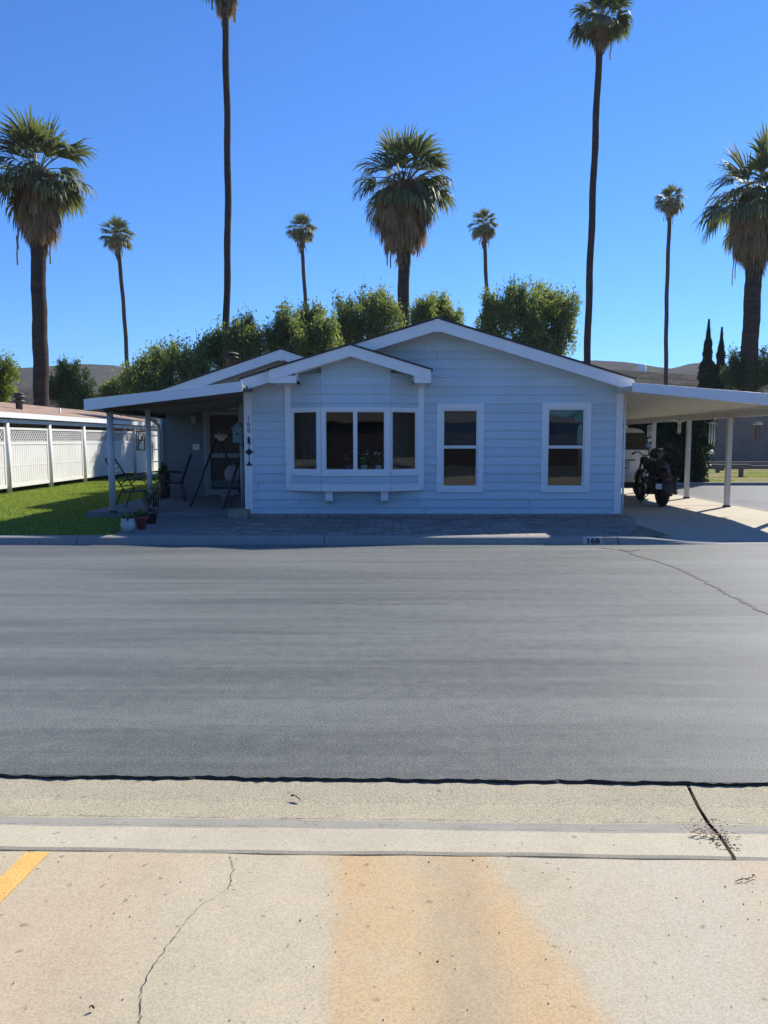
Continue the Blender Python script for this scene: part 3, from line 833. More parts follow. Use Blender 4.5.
# bay bump-out
YC, YE = 14.56, 14.87
ax, bx_ = X_(321.5, YC), X_(390.5, YC)
exl, exr = X_(288.5, YE), X_(421, YE)
plan = [(exl, YE), (ax, YC), (bx_, YC), (exr, YE)]
BXC, BZA, BHW = at(350,346,14.2).x, at(350,345,14.2).z, 1.48
BZE = BZA-PITCHR*BHW
bay = MB()
zbot, ztopw = Z_(489, YC)-.0, 2.9
def facet(mb, a, b, z0, z1, t=.02, lap=False, off=0):
    a = Vector((*a, 0)); b = Vector((*b, 0)); d = (b-a).normalized(); n = Vector((d.y, -d.x, 0))
    if n.y > 0: n = -n
    if lap:
        z = zbw
        while z < z1-1e-4:
            zt = z+.1665; q0, q1 = max(z, z0), min(zt, z1)
            if q1 > q0+1e-3:
                o0 = n*(.027-.026*(q0-z)/.1665); o1 = n*(.027-.026*(q1-z)/.1665)
                mb.hexa([a+o0+Vector((0,0,q0)), b+o0+Vector((0,0,q0)), b-n*t+Vector((0,0,q0)), a-n*t+Vector((0,0,q0)),
                         a+o1+Vector((0,0,q1)), b+o1+Vector((0,0,q1)), b-n*t+Vector((0,0,q1)), a-n*t+Vector((0,0,q1))])
            z = zt
    else:
        o = n*off
        mb.hexa([a+o+Vector((0,0,z0)), b+o+Vector((0,0,z0)), b-n*t+Vector((0,0,z0)), a-n*t+Vector((0,0,z0)),
                 a+o+Vector((0,0,z1)), b+o+Vector((0,0,z1)), b-n*t+Vector((0,0,z1)), a-n*t+Vector((0,0,z1))])
zbw = .127
gz0, gz1 = Z_(470.5, YC), Z_(411, YC)      # glass
# siding below and above the window band
z_a0, z_a1 = Z_(484, YC), Z_(476, YC)
for a, b in zip(plan[:-1], plan[1:]):
    bay = MB(); facet(bay, a, b, z_a0, z_a1, lap=True); bay.build('bay_siding', M['siding'], house); bay = MB(); facet(bay, a, b, Z_(407.5, YC), 2.84, lap=True); bay.build('bay_siding', M['siding'], house)
# gable above: front triangle clipped to the small roof
zs = 2.74
def tri_clip(p, q, a, b): return gable_clip(BXC, BZA-.05, PITCHR)(p, q, a, b)
for p_, q_ in ((ax-.62, ax-.002), (bx_+.002, bx_+.62)):
    bay = MB(); boards(bay, p_, q_, zs, BZA-.06, YC+.20, tri_clip, [], zb=.127); bay.build('bay_siding', M['siding'], house)
bay = MB(); boards(bay, ax, bx_, 2.84, BZA-.06, YC, tri_clip, [], zb=.127)
bayo = bay.build('bay_siding', M['siding'], house)
for a, b in zip(plan[:-1], plan[1:]):
    tr = MB(); facet(tr, a, b, Z_(492, YC)+.012, z_a0, t=.02, off=.03); tr.build('bay_apron', M['trim'], house, bevel=.004)
    tr = MB(); facet(tr, a, b, z_a1, gz0, t=.02, off=.035); tr.build('bay_sill', M['trim'], house, bevel=.004)
    tr = MB(); facet(tr, a, b, gz1, Z_(407.5, YC), t=.02, off=.028); tr.build('bay_head', M['trim'], house, bevel=.004)
for (x, y) in ((exl, YE), (exr, YE)):
    MB().box(x-.055, x+.055, y-.055, y+.06, Z_(491,YC)+.0, BZE+.05).build('edge_trim', M['trim'], house, bevel=.004)
def onf(a, b, t): return (a[0]+(b[0]-a[0])*t, a[1]+(b[1]-a[1])*t)
fL = (plan[0], plan[1]); fC = (plan[1], plan[2]); fR = (plan[2], plan[3])
baywin = bpy.data.objects.new('bay_window', None); COL.objects.link(baywin); baywin.parent = house
def stile(f, t0, t1, off=.03):
    q = MB(); facet(q, onf(*f, t0), onf(*f, t1), gz0, gz1, t=.03, off=off); q.build('stile', M['trim'], baywin, bevel=.003)
stile(fL, 0, .15); stile(fL, .88, 1); stile(fR, 0, .03); stile(fR, .83, 1); stile(fC, 0, .055, .031); stile(fC, .92, 1, .031)
mb = MB(); facet(mb, onf(*fC, .475), onf(*fC, .505), gz0, gz1, t=.02, off=.012)
for f, t0, t1 in ((fL,.15,.88),(fC,.055,.475),(fC,.505,.92),(fR,.03,.83)):
    a, b = onf(*f, t0), onf(*f, t1); s = .016/ max(.2, math.dist(a, b))
    facet(mb, a, b, gz1-.02, gz1, t=.015, off=.010); facet(mb, a, b, gz0, gz0+.02, t=.015, off=.010)
    facet(mb, a, onf(a, b, s*1.2), gz0+.02, gz1-.02, t=.015, off=.010); facet(mb, onf(a, b, 1-s*1.2), b, gz0+.02, gz1-.02, t=.015, off=.010)
mb.build('sash', M['trim'], baywin)
for f, t0, t1 in ((fL,.15,.88),(fC,.055,.475),(fC,.505,.92),(fR,.03,.83)):
    a, b = onf(*f, t0), onf(*f, t1); g = MB(); facet(g, a, b, gz0+.01, gz1-.01, t=.0, off=-.004)
    g2 = MB(); facet(g2, a, b, gz0+.012, gz1-.012, t=.008, off=-.004)
    g2.build('pane', M['glass'], baywin)
# inside of the bay: seat board, dark room, curtain
ins = MB(); ins.prism([(exl,YE),(ax+.0,YC+.03),(bx_,YC+.03),(exr,YE),(exr,YE+1.6),(exl,YE+1.6)], gz0-.06, gz0-.03, 'z')
ins.build('bay_seat', M['cream'], house)
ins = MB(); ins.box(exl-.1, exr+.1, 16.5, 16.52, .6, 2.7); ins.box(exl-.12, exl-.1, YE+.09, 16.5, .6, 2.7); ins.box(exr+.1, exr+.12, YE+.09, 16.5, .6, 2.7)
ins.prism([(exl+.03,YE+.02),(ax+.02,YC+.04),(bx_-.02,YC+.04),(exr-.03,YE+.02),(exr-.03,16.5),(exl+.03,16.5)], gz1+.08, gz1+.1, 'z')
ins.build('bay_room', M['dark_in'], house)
cu = MB(); vs = []
for i in range(41):
    t = i/40; x = exr-.62+.55*t; y = 15.2+.03*math.sin(t*34)
    vs += [(x, y, gz0-.03), (x, y, gz1+.05)]
cu.add(vs, [(2*i, 2*i+1, 2*i+3, 2*i+2) for i in range(40)], True); cu.build('curtain', M['curtain'], house)
cu = MB(); vs = []
for i in range(41):
    t = i/40; x = exl+.02+.5*t; y = 15.15+.03*math.sin(t*30)
    vs += [(x, y, gz0-.03), (x, y, gz1+.05)]
cu.add(vs, [(2*i, 2*i+1, 2*i+3, 2*i+2) for i in range(40)], True); cu.build('curtain', M['curtain'], house)
# floor of the bay
MB().prism([(exl+.02,YE+.02),(ax+.01,YC+.02),(bx_-.01,YC+.02),(exr-.02,YE+.02)], Z_(490,YC)+.03, Z_(490,YC)+.06, 'z').build('bay_floor', M['trim'], house)
# corbels
for px in (328.5, 384.5):
    x = X_(px, YC); zt = Z_(491, YC)+.01
    c = MB(); c.prism([(YC+.06,zt),(YC+.06,zt-.20),(YC+.12,zt-.24),(YW-.01,zt-.26),(YW-.01,zt)], x-.07, x+.07, 'x')
    c.box(x-.075, x+.075, YC+.045, YW-.02, zt-.17, zt-.14)
    c.build('corbel', M['trim'], house, bevel=.004)
# small gable roof over the bay
YB0 = 14.2
mb = MB()
for s in (-1, 1):
    xe = BXC+s*(BHW+.03); ze = BZE-.01
    mb.hexa([(BXC,YB0-.03,BZA),(xe,YB0-.03,ze),(xe,YW+.0,ze),(BXC,YW+.0,BZA),(BXC,YB0-.03,BZA+.032),(xe,YB0-.03,ze+.032),(xe,YW,ze+.032),(BXC,YW,BZA+.032)])
mb.build('bay_roof', M['shingle'], house)
barge(BXC, BZA-.002, BXC-BHW, BZE, YB0-.01, .20)
barge(BXC, BZA-.002, BXC+BHW, BZE, YB0-.01, .20)
mb = MB()
for s in (-1, 1):
    xe = BXC+s*BHW
    mb.hexa([(BXC,YB0+.025,BZA-.12),(xe,YB0+.025,BZE-.12),(xe,YW,BZE-.12),(BXC,YW,BZA-.12),(BXC,YB0+.025,BZA-.10),(xe,YB0+.025,BZE-.10),(xe,YW,BZE-.10),(BXC,YW,BZA-.10)])
mb.build('bay_soffit', M['trim'], house)
for (p, q) in ((BXC-BHW, BXC-BHW+.50), (BXC+BHW-.32, BXC+BHW)):
    MB().box(p+.01, q, YB0+.002, YW-.02, BZE-.235, BZE-.195+.02).build('eave_return', M['trim'], house, bevel=.004)
    r = MB(); zt0 = BZE-.2
    r.box(p+.01, q, YB0+.004, YB0+.02, BZE-.235, BZE-.10); r.box(p+.01, p+.03, YB0+.03, YW, BZE-.235, BZE-.10) ; r.box(q-.02, q, YB0+.03, YW, BZE-.235, BZE-.05)
    r.build('eave_return', M['trim'], house)

# house number and ornaments on the left corner board
def text(s, size, m, parent, loc, rot=(math.pi/2, 0, 0), ext=.004, name='digit', sx=1):
    cu = bpy.data.curves.new(name, 'FONT'); cu.body = s; cu.size = size; cu.extrude = ext; cu.align_x = 'CENTER'; cu.align_y = 'CENTER'; cu.offset = size*.018
    t = bpy.data.objects.new(name+'_tmp', cu); COL.objects.link(t)
    bpy.context.view_layer.update()
    me = bpy.data.meshes.new_from_object(t.evaluated_get(bpy.context.evaluated_depsgraph_get()))
    me.name = name
    bpy.data.objects.remove(t); me.materials.clear(); me.materials.append(m)
    o = bpy.data.objects.new(name, me); COL.objects.link(o); o.location = loc; o.rotation_euler = rot; o.scale = (sx, 1, 1)
    if parent: o.parent = parent
    return o
cx = X_(249.3)
for ch, py in (('1', 418.5), ('6', 424.5), ('8', 430.5)):
    text(ch, .13, M['digit_grey'], house, (cx, YW-.042, Z_(py)))
def ornament(kind, py, lab, name):
    t = MB(); z = Z_(py)
    if kind == 'lizard':
        t.ball((0,0,.0), .028, .012, .05); t.ball((0,0,.065), .02, .012, .02)
        for s in (-1, 1):
            t.tube([(0,0,.03),(s*.045,0,.05)], .007, 6); t.tube([(0,0,-.02),(s*.045,0,-.045)], .007, 6)
        t.tube([(0,0,-.04),(.012,0,-.08),(-.005,0,-.115)], [.012,.008,.003], 6)
    elif kind == 'compass':
        for k in range(8):
            a = k*math.pi/4; L = .105 if k % 2 == 0 else .065
            d = Vector((math.cos(a), 0, math.sin(a))); e = Vector((-math.sin(a), 0, math.cos(a)))
            t.hexa([e*-.018+Vector((0,-.008,0)), d*L*.5-e*.012, d*L*.5+e*.012, e*.018, e*-.018+Vector((0,.01,0)), d*L-e*.004+Vector((0,.01,0)), d*L+e*.004+Vector((0,.01,0)), e*.018+Vector((0,.01,0))])
        t.tube([(.05*math.cos(k/16*2*math.pi), 0, .05*math.sin(k/16*2*math.pi)) for k in range(17)], .006, 6)
        t.tube([(0,0,-.1),(0,0,-.22)], .008, 6)
    else:
        t.box(-.05,.05,-.01,.01,-.022,.012); t.ball((0,0,.03), .03, .012, .016)
    o = t.build(name, M['iron']); o.location = (cx, YW-.045, z); tag(o, lab, 'wall ornament')
ornament('lizard', 441, 'small dark iron lizard ornament above the compass on the corner board', 'wall_ornament')
ornament('compass', 452, 'dark iron compass star ornament on the white corner board', 'wall_ornament')
ornament('plate', 464.5, 'short dark iron plaque lowest on the corner board below the star', 'wall_ornament')

# awnings ---------------------------------------------------------------
YA = 13.8
def awning(xi, zi, hi, xo, zo, ho, y1, nm, nmf, zb_off=.0):
    # front fascia, side fascia, panel roof
    MB().hexa([(xi,YA,zi-hi),(xo,YA,zo-ho),(xo,YA+.03,zo-ho),(xi,YA+.03,zi-hi),(xi,YA,zi),(xo,YA,zo),(xo,YA+.03,zo),(xi,YA+.03,zi)]).build(nmf, M['trim2'], house, bevel=.004)
    s = 1 if xo > xi else -1
    MB().hexa([(xo-s*.03,YA+.032,zo-ho),(xo,YA+.032,zo-ho),(xo,y1,zo-ho),(xo-s*.03,y1,zo-ho),(xo-s*.03,YA+.032,zo),(xo,YA+.032,zo),(xo,y1,zo),(xo-s*.03,y1,zo)]).build('side_fascia', M['trim2'], house)
    p = MB(); n = 34
    # ribbed pan roof: ribs run across from house to outer beam
    ys = np.linspace(YA+.04, y1, n*2)
    for k in range(n*2-1):
        dz = .0 if k % 2 == 0 else -.028
        a0, a1 = ys[k], ys[k+1]
        p.hexa([(xi,a0,zi-.09+dz),(xo-s*.04,a0,zo-.09+dz),(xo-s*.04,a1,zo-.09+dz),(xi,a1,zi-.09+dz),(xi,a0,zi-.05),(xo-s*.04,a0,zo-.05),(xo-s*.04,a1,zo-.05),(xi,a1,zi-.05)])
    p.build(nm, M['shaded_ceiling' if s < 0 else 'ceiling'], house)
ci, co_ = at(632.5,382.5,YA), at(768,393.3,YA)
sl = (co_.z-ci.z)/(co_.x-ci.x); XO = 7.95; ZO = ci.z+sl*(XO-ci.x)
awning(ci.x, ci.z, .16, XO, ZO, .235, 26.5, 'carport_roof', 'carport_fascia')
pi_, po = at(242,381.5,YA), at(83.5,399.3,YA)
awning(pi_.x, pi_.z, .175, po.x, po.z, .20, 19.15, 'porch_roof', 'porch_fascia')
# beam along the carport posts and posts
def cpx(y): return 7.60+.035*(y-17)
zbm = ZO-.12
MB().beam((cpx(14.0), 14.0, zbm-.06), (cpx(26.4), 26.4, zbm-.06), .07, .12).build('carport_beam', M['post'], house)
for y in (14.35, 17.0, 19.5, 22.3, 25.2):
    p = MB(); x = cpx(y); b0 = ZL+.01; p.box(x-.05, x+.05, y-.05, y+.05, b0, zbm-.12)
    o = p.build('post', M['post'], house, bevel=.006)
    MB().box(x-.065, x+.065, y-.065, y+.065, b0-.004, b0+.03).build('post_foot', M['darkmetal'], o)
zpb = po.z-.2
pb = [(-5.22,14.75,.062),(-4.62,15.15,.05),(-5.42,18.9,.04)]
for (x, y, r) in pb:
    o = MB().tube([(x,y,ZP-.005),(x,y,zpb+.06)], r, 12).build('post', M['post_blue'], house)
    MB().lathe([(r*1.35,0),(r*1.35,.03),(r,.035)], (x,y,ZP)).build('post_foot', M['darkmetal'], o)
MB().beam((-5.22,14.6,zpb+.06),(-5.36,19.1,zpb+.04), .08, .10).build('porch_beam', M['darkmetal'], house)
MB().beam((-5.22,14.6,zpb+.04),(-2.75,14.6,zpb+.25), .06, .08).build('porch_beam', M['darkmetal'], house)
# bent rainwater pipe at the back corner of the porch
MB().tube([(-5.62,18.2,2.12),(-5.60,18.35,2.12),(-5.52,18.6,2.06),(-5.47,18.75,1.95),(-5.47,18.8,1.7),(-5.47,18.8,.3)], .045, 10).build('downpipe', M['white'], house)
# fairy-light string under the porch beam
mb = MB()
for k in range(16): 
    x = -5.3+.0*k; y = 14.7+k*.27; mb.ball((-5.26, y, zpb-.02-.02*(k % 2)), .014, n=6, m=4)
mb.tube([(-5.26,14.6+.3*k,zpb+.0-.02*math.sin(k*1.7)) for k in range(16)], .004, 4)
sl_ = mb.build('string_lights', M['white']); tag(sl_, 'unlit string of small bulbs along the left porch beam', 'string lights')
# rear wing behind the porch
YR = 19.2
wing = MB(); RW = at(281,349.5,18.75); wx0, wx1 = -5.55, -2.5; wp_ = .335
boards(wing, wx0, wx1, ZP, RW.z-.1, YR, gable_clip(RW.x, RW.z-.06, wp_), [(X_(208,YR,450), X_(243,YR,450), ZP-.1, Z_(415,YR))], zb=ZP)
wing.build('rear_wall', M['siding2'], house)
g = MB(); boards(g, RW.x-2.2, RW.x+2, 2.35, RW.z-.1, YR-.028, gable_clip(RW.x, RW.z-.07, wp_), [], zb=.127)
g.build('rear_gable', M['cream'], house)
MB().box(wx0, wx0+.03, YR+.02, 30, ZP-.1, 2.45).build('rear_side_wall', M['siding2'], house)
MB().box(wx0-.02, wx0+.08, YR-.05, YR+.05, ZP, 2.4).build('corner_board', M['trim'], house)
xe, ze = RW.x-3.45, RW.z-wp_*3.45
barge(RW.x-.04, RW.z, xe, ze, 18.72, .25); barge(RW.x+.04, RW.z, RW.x+2.2, RW.z-wp_*2.2, 18.72, .25)
MB().box(RW.x-.045, RW.x+.045, 18.705, 18.76, RW.z-.27, RW.z-.012).build('ridge_plate', M['trim'], house)
mb = MB()
for s, L in ((-1, 3.5), (1, 2.2)):
    a = RW.x+s*L; zz = RW.z-wp_*L
    mb.hexa([(RW.x,18.7,RW.z),(a,18.7,zz),(a,30,zz),(RW.x,30,RW.z),(RW.x,18.7,RW.z+.035),(a,18.7,zz+.035),(a,30,zz+.035),(RW.x,30,RW.z+.035)])
mb.build('rear_roof', M['shingle'], house)
# flue on the rear roof
fp = at(231.5, 366, 21.5)
fl = MB(); fl.lathe([(.15,-.5),(.15,.18),(.17,.18),(.17,.20),(.15,.2)], (fp.x,fp.y,fp.z), 16); flo = fl.build('flue', M['rust'], house)
fl = MB()
for zz, r in ((.20,.21),(.30,.215)):
    fl.lathe([(.05,zz+.0),(r,zz),(r,zz+.035),(.08,zz+.075)], (fp.x,fp.y,fp.z), 16)
fl.build('flue_cap', M['darkmetal'], flo)
# front door
dx0, dx1, dzt = X_(208,YR,450), X_(243,YR,450), Z_(415,YR)
d = MB(); d.box(dx0-.09,dx0,YR-.05,YR+.04,ZP,dzt+.08); d.box(dx1,dx1+.09,YR-.05,YR+.04,ZP,dzt+.08); d.box(dx0,dx1,YR-.049,YR+.04,dzt,dzt+.08)
d.build('door_frame', M['door_frame'], house)
dr = MB().box(dx0,dx1,YR+.0,YR+.04,ZP,dzt).build('door', M['door'], house)
s = MB(); s.box(dx0+.0,dx1,YR-.035,YR-.006,1.16,1.27); s.box(dx0,dx0+.06,YR-.034,YR-.006,ZP+.02,dzt); s.box(dx1-.06,dx1,YR-.034,YR-.006,ZP+.02,dzt); s.box(dx0,dx1,YR-.033,YR-.006,ZP+.02,ZP+.16)
s.build('screen_door', M['door_frame'], dr)
s = MB(); s.ball((dx0+.09,YR-.06,1.2), .025); s.build('handle', M['chrome'], dr)
MB().box(X_(193,YR),X_(200,YR),YR-.05,YR-.02,Z_(450,YR),Z_(444,YR)).build('doorbell_box', M['white'], house, bevel=.008)
wl = MB(); lx, lz = X_(196,YR), Z_(417,YR)
wl.lathe([(.0,.06),(.07,.03),(.085,-.02),(.06,-.14),(.03,-.17)], (lx,YR-.12,lz), 10); wl.tube([(lx,YR-.01,lz+.02),(lx,YR-.08,lz+.08),(lx,YR-.12,lz+.06)], .012, 6)
wl.build('wall_lamp', M['door_frame'], house)

# kerb number
def kerb_pt(px): return X_(px, YK+.01, 542)
kx0, kx1 = X_(583, YK+.02, 542), X_(602.5, YK+.02, 542)
num = thing('kerb_number', 'white painted house number 168 on the kerb face', 'house number', ((kx0+kx1)/2, 0, 0))
w_ = (kx1-kx0)/2
mb = MB(); mb.add([(-w_,YK-.003,.004),(w_,YK-.003,.004),(w_,YK+.017,.052),(-w_,YK+.017,.052),(w_,YK+.040,.101),(-w_,YK+.040,.101),(w_,YK+.068,.118),(-w_,YK+.068,.118)], [(0,1,2,3),(3,2,4,5),(5,4,6,7)])
M['old_white'] = simple('worn_white_paint', (.42,.42,.40), .8, .2, 25)
o = mb.build('painted_patch', M['old_white'], num)
text('168', .125, M['digit'], num, (0, YK+.010, .054), (R(67), 0, 0), .003, 'digits', 1.15)

# ------------------------------------------------------------------ LEFT NEIGHBOUR
nb = thing('neighbour_house', 'low neighbour house with brown shingle roof behind the white screens', 'house', (0,0,0))
NX, NE = -10.55, 2.34
mb = MB(); mb.hexa([(-14.2,13,2.95),(NX+.25,13,NE-.02),(NX+.25,38,NE-.02),(-14.2,38,2.95),(-14.2,13,3.0),(NX+.25,13,NE+.03),(NX+.25,38,NE+.03),(-14.2,38,3.0)])
mb.hexa([(-18,13,2.35),(-14.2,13,2.95),(-14.2,38,2.95),(-18,38,2.35),(-18,13,2.4),(-14.2,13,3.0),(-14.2,38,3.0),(-18,38,2.4)])
mb.build('roof', M['shingle_brown'], nb)
mb = MB(); mb.box(NX+.25, NX+.28, 13, 38, NE-.13, NE+.02); mb.build('fascia', M['trim2'], nb)
mb = MB(); mb.box(NX+.12, NX+.17, 13, 37.6, NE-.27, NE-.16); mb.build('gutter', M['trim2'], nb)
MB().box(-16, -12.6, 14, 37.5, ZL-.1, 2.45).build('wall', M['stucco'], nb)
MB().box(-12.6, NX-.2, 13.2, 37.8, 2.22, 2.25).build('carport_ceiling', M['darkmetal'], nb)
vp = at(19, 403, 24.5); mb = MB()
mb.lathe([(.10,-.4),(.10,.0),(.17,.02),(.17,.08),(.10,.10),(.10,.14),(.19,.16),(.19,.22),(.12,.26),(.15,.27),(.15,.31),(0,.33)], (vp.x,vp.y,vp.z), 14)
mb.build('flue', M['darkmetal'], nb)
vp = at(60, 413, 27); MB().lathe([(.03,-.3),(.03,.16),(0,.17)], (vp.x,vp.y,vp.z), 8).build('vent_pipe', M['white'], nb)
# screens
scr = thing('lattice_screen', 'white vinyl screen fence with lattice top beside the green lawn', 'fence', (-10.45, 0, 0))
posts = [15.9, 18.65, 21.4, 24.1, 26.85, 29.6, 32.3]
for y in posts:
    MB().tube([(0,y,ZL-.02),(0,y,2.16)], .075, 12).build('post', M['white'], scr)
def clip_seg(u0, v0, u1, v1, U0, U1, V0, V1):
    t0, t1 = 0., 1.; du, dv = u1-u0, v1-v0
    for p, q in ((-du, u0-U0), (du, U1-u0), (-dv, v0-V0), (dv, V1-v0)):
        if abs(p) < 1e-9:
            if q < 0: return None
        else:
            r = q/p
            if p < 0: t0 = max(t0, r)
            else: t1 = min(t1, r)
    if t0 >= t1: return None
    return u0+t0*du, v0+t0*dv, u0+t1*du, v0+t1*dv
for k, (a, b) in enumerate(zip(posts[:-1], posts[1:])):
    y0, y1 = a+.12, b-.17; zb_, zm, zt = .27, 1.50, 1.95
    p = MB(); n = int((y1-y0)/.135)
    for i in range(n):
        ya = y0+.05+(y1-y0-.1)*i/n; p.box(-.012, .012, ya+.005, ya+(y1-y0-.1)/n-.016, zb_+.09, zm-.03)
    p.box(-.008,-.004,y0+.05,y1-.05,zb_+.09,zm-.03)
    p.box(-.025,.025,y0,y1,zb_,zb_+.09); p.box(-.025,.025,y0,y1,zm-.03,zm+.05); p.box(-.025,.025,y0,y1,zt-.06,zt)
    p.box(-.026,.026,y0-.03,y0+.045,zb_-.002,zt+.002); p.box(-.026,.026,y1-.045,y1+.03,zb_-.002,zt+.002)
    p.box(.012,.018,y0+.05,y1-.05,.86,.885)
    pan = p.build('panel', M['white'], scr)
    l = MB(); V0, V1 = zm+.05, zt-.06
    for sgn in (1, -1):
        c = y0-.6
        while c < y1+.6:
            sg = clip_seg(c, V0, c+sgn*(V1-V0), V1, y0+.045, y1-.045, V0, V1)
            if sg: l.beam((.006*sgn, sg[0], sg[1]), (.006*sgn, sg[2], sg[3]), .010, .045, up=(1,0,0)) if False else l.hexa(
                [(.006*sgn-.004, sg[0]-.019, sg[1]), (.006*sgn+.004, sg[0]-.019, sg[1]), (.006*sgn+.004, sg[0]+.019, sg[1]), (.006*sgn-.004, sg[0]+.019, sg[1]),
                 (.006*sgn-.004, sg[2]-.019, sg[3]), (.006*sgn+.004, sg[2]-.019, sg[3]), (.006*sgn+.004, sg[2]+.019, sg[3]), (.006*sgn-.004, sg[2]+.019, sg[3])])
            c += .14
    l.build('lattice', M['white'], pan)
# plain white panels at the far end of the screens
wpn = thing('white_panel_fence', 'plain white solid panels past the last lattice screen', 'fence', (-10.45,0,0))
for a, b in ((32.4,34.2),(34.3,36.2)):
    p = MB(); n = 8
    for i in range(n): p.box(-.015,.015,a+(b-a)*i/n+.003,a+(b-a)*(i+1)/n-.003,.2,2.0)
    p.build('panel', M['white'], wpn)
for y in (34.25, 36.25): MB().box(-.06,.06,y-.06,y+.06,ZL-.05,2.1).build('post', M['white'], wpn)
# iron scroll plaque on a shepherd hook
hk = at(141.5, 440, 27.5)
hang = thing('hanging_lantern', 'dark iron lantern frame hanging on a hook in front of the white panels', 'lantern', (hk.x, hk.y, 0))
mb = MB(); mb.tube([(.38,0,ZL),(.38,0,1.55),(.34,0,1.62),(.1,0,1.62)], .014, 8); mb.build('pole', M['iron'], hang)
mb = MB(); z0, z1 = hk.z-.35, hk.z+.30
for (x, y) in ((-.14,-.1),(.14,-.1),(.14,.1),(-.14,.1)): mb.tube([(x,y,z0),(x,y,z1)], .02, 6)
for z in (z0, hk.z, z1): mb.box(-.16,.16,-.12,.12,z-.02,z+.02)
for k in range(5): mb.tube([(-.16+.06*k,-.12,z0+.1*k),(-.1+.05*k,-.14,z0+.12*k+.12)], .02, 6)
mb.tube([(0,0,z1),(0,0,z1+.25)], .01, 6)
mb.build('frame', M['iron'], hang)
# brown shed and plant shelf beyond the porch
shed = thing('garden_shed', 'brown garden shed glimpsed behind the rear porch post', 'shed', (0,0,0))
MB().box(-11.4,-8.4,38.5,41.5,0,2.35).build('wall', M['rust'], shed)
MB().prism([(-11.7,2.33),(-8.2,2.33),(-9.9,2.95)], 38.2, 41.8, 'y').build('roof', M['shingle_brown'], shed)
shl = thing('plant_rack', 'white tiered plant rack between the rear porch posts', 'plant rack', (-7.45,25.5,ZL))
mb = MB()
for x in (-.35,.35):
    mb.tube([(x,0,0),(x,0,1.75)], .025, 6)
mb.build('frame', M['white'], shl)
for z in (.35,.75,1.15,1.6): MB().box(-.4,.4,-.14,.14,z,z+.04).build('shelf', M['white'], shl)

# ------------------------------------------------------------------ PORCH FURNITURE
def patio_chair(loc, rz, label):
    t = thing('patio_chair', label, 'chair', loc, rz, None)
    for s in (-1, 1):
        x = s*.27
        MB().tube([(x,-.26,0),(x,-.25,.3),(x,-.24,.56),(x,-.18,.64),(x,-.05,.66),(x,.12,.65),(x,.20,.63)], .013, 8).build('armrest', M['iron'], t)
        MB().tube([(x*.95,.27,0),(x*.95,.22,.2),(x*.9,.20,.42)], .013, 8).build('leg', M['iron'], t)
    mb = MB()
    for s in (-1, 1): mb.tube([(s*.25,.18,.40),(s*.25,.25,.6),(s*.24,.34,.85),(s*.2,.40,1.02)], .013, 8)
    mb.tube([(-.2,.40,1.02),(-.1,.42,1.05),(.1,.42,1.05),(.2,.40,1.02)], .013, 8)
    mb.build('back_frame', M['iron'], t)
    mb = MB(); vs = []
    for i in range(9):
        u = i/8; y = .19+.20*u**1.2; z = .44+.56*u
        vs += [(-.235+.03*u, y, z), (.235-.03*u, y, z)]
    mb.add(vs, [(2*i,2*i+1,2*i+3,2*i+2) for i in range(8)], True)
    o = mb.build('backrest', M['leather'], t); s_ = o.modifiers.new('t', 'SOLIDIFY'); s_.thickness = .008
    MB().prism([(-.25,.41),(.20,.38),(.20,.405),(-.25,.435)], -.25, .25, 'x').build('seat', M['leather'], t, bevel=.01)
    return t
def slat_chair(loc, rz, label):
    t = thing('patio_chair', label, 'chair', loc, rz)
    for s in (-1, 1):
        x = s*.30
        MB().tube([(x,-.30,0),(x,-.31,.3),(x,-.30,.50),(x,-.22,.60),(x,-.05,.63),(x,.12,.60),(x,.24,.50)], .013, 8).build('armrest', M['iron'], t)
        MB().tube([(x,.38,0),(x,.26,.30),(x,.20,.42)], .013, 8).build('leg', M['iron'], t)
    mb = MB()
    for s in (-1, 1): mb.tube([(s*.28,.16,.36),(s*.28,.32,.62),(s*.26,.52,.95),(s*.2,.56,1.02)], .014, 8)
    for u in np.linspace(.1, 1, 7): mb.tube([(-.27,.2+.34*u,.42+.58*u),(.27,.2+.34*u,.42+.58*u)], .008, 6)
    mb.build('backrest', M['iron'], t)
    MB().prism([(-.30,.38),(.20,.34),(.20,.365),(-.30,.405)], -.28, .28, 'x').build('seat', M['leather'], t, bevel=.01)
    mb = MB()
    for k in range(7): mb.box(-.27+.08*k,-.24+.08*k,-.30,-.285,.03,.36)
    mb.build('front_skirt', M['leather'], t)
    return t
c1 = gr(133, 509, ZP); slat_chair((-4.95, 15.45, ZP), R(88), 'slatted black metal chair beside the front left porch post')
patio_chair((-4.85, 17.7, ZP), R(-80), 'dark sling chair in the back of the porch against the grey wall')

# swing frame with hanging seat
sw = thing('porch_swing', 'dark A-frame porch swing with green seat and grey cushions by the door', 'swing', (-3.28, 16.75, ZP), R(70))
ap = 1.47
for sy in (-.36, .36):
    for sx in (-1, 1): MB().tube([(0.0+sx*.03,sy,ap),(sx*1.05,sy*1.1,.0)], .024, 8).build('leg', M['iron'], sw)
MB().tube([(0,-.4,ap),(0,.4,ap)], .028, 8).build('top_bar', M['iron'], sw)
mb = MB()
for sy in (-.3,.3):
    mb.tube([(0,sy,ap),(-.28,sy,.52)], .008, 6); mb.tube([(0,sy,ap),(.25,sy,.55)], .008, 6)
mb.build('hanger', M['iron'], sw)
mb = MB(); prf = [(-.40,.50),(-.34,.38),(-.15,.32),(.12,.33),(.24,.42),(.32,.72),(.28,.72),(.19,.46),(.10,.38),(-.13,.37),(-.30,.43),(-.35,.52)]
mb.prism(prf, -.33, .33, 'y'); mb.build('seat', M['fabric_green'], sw, bevel=.015)
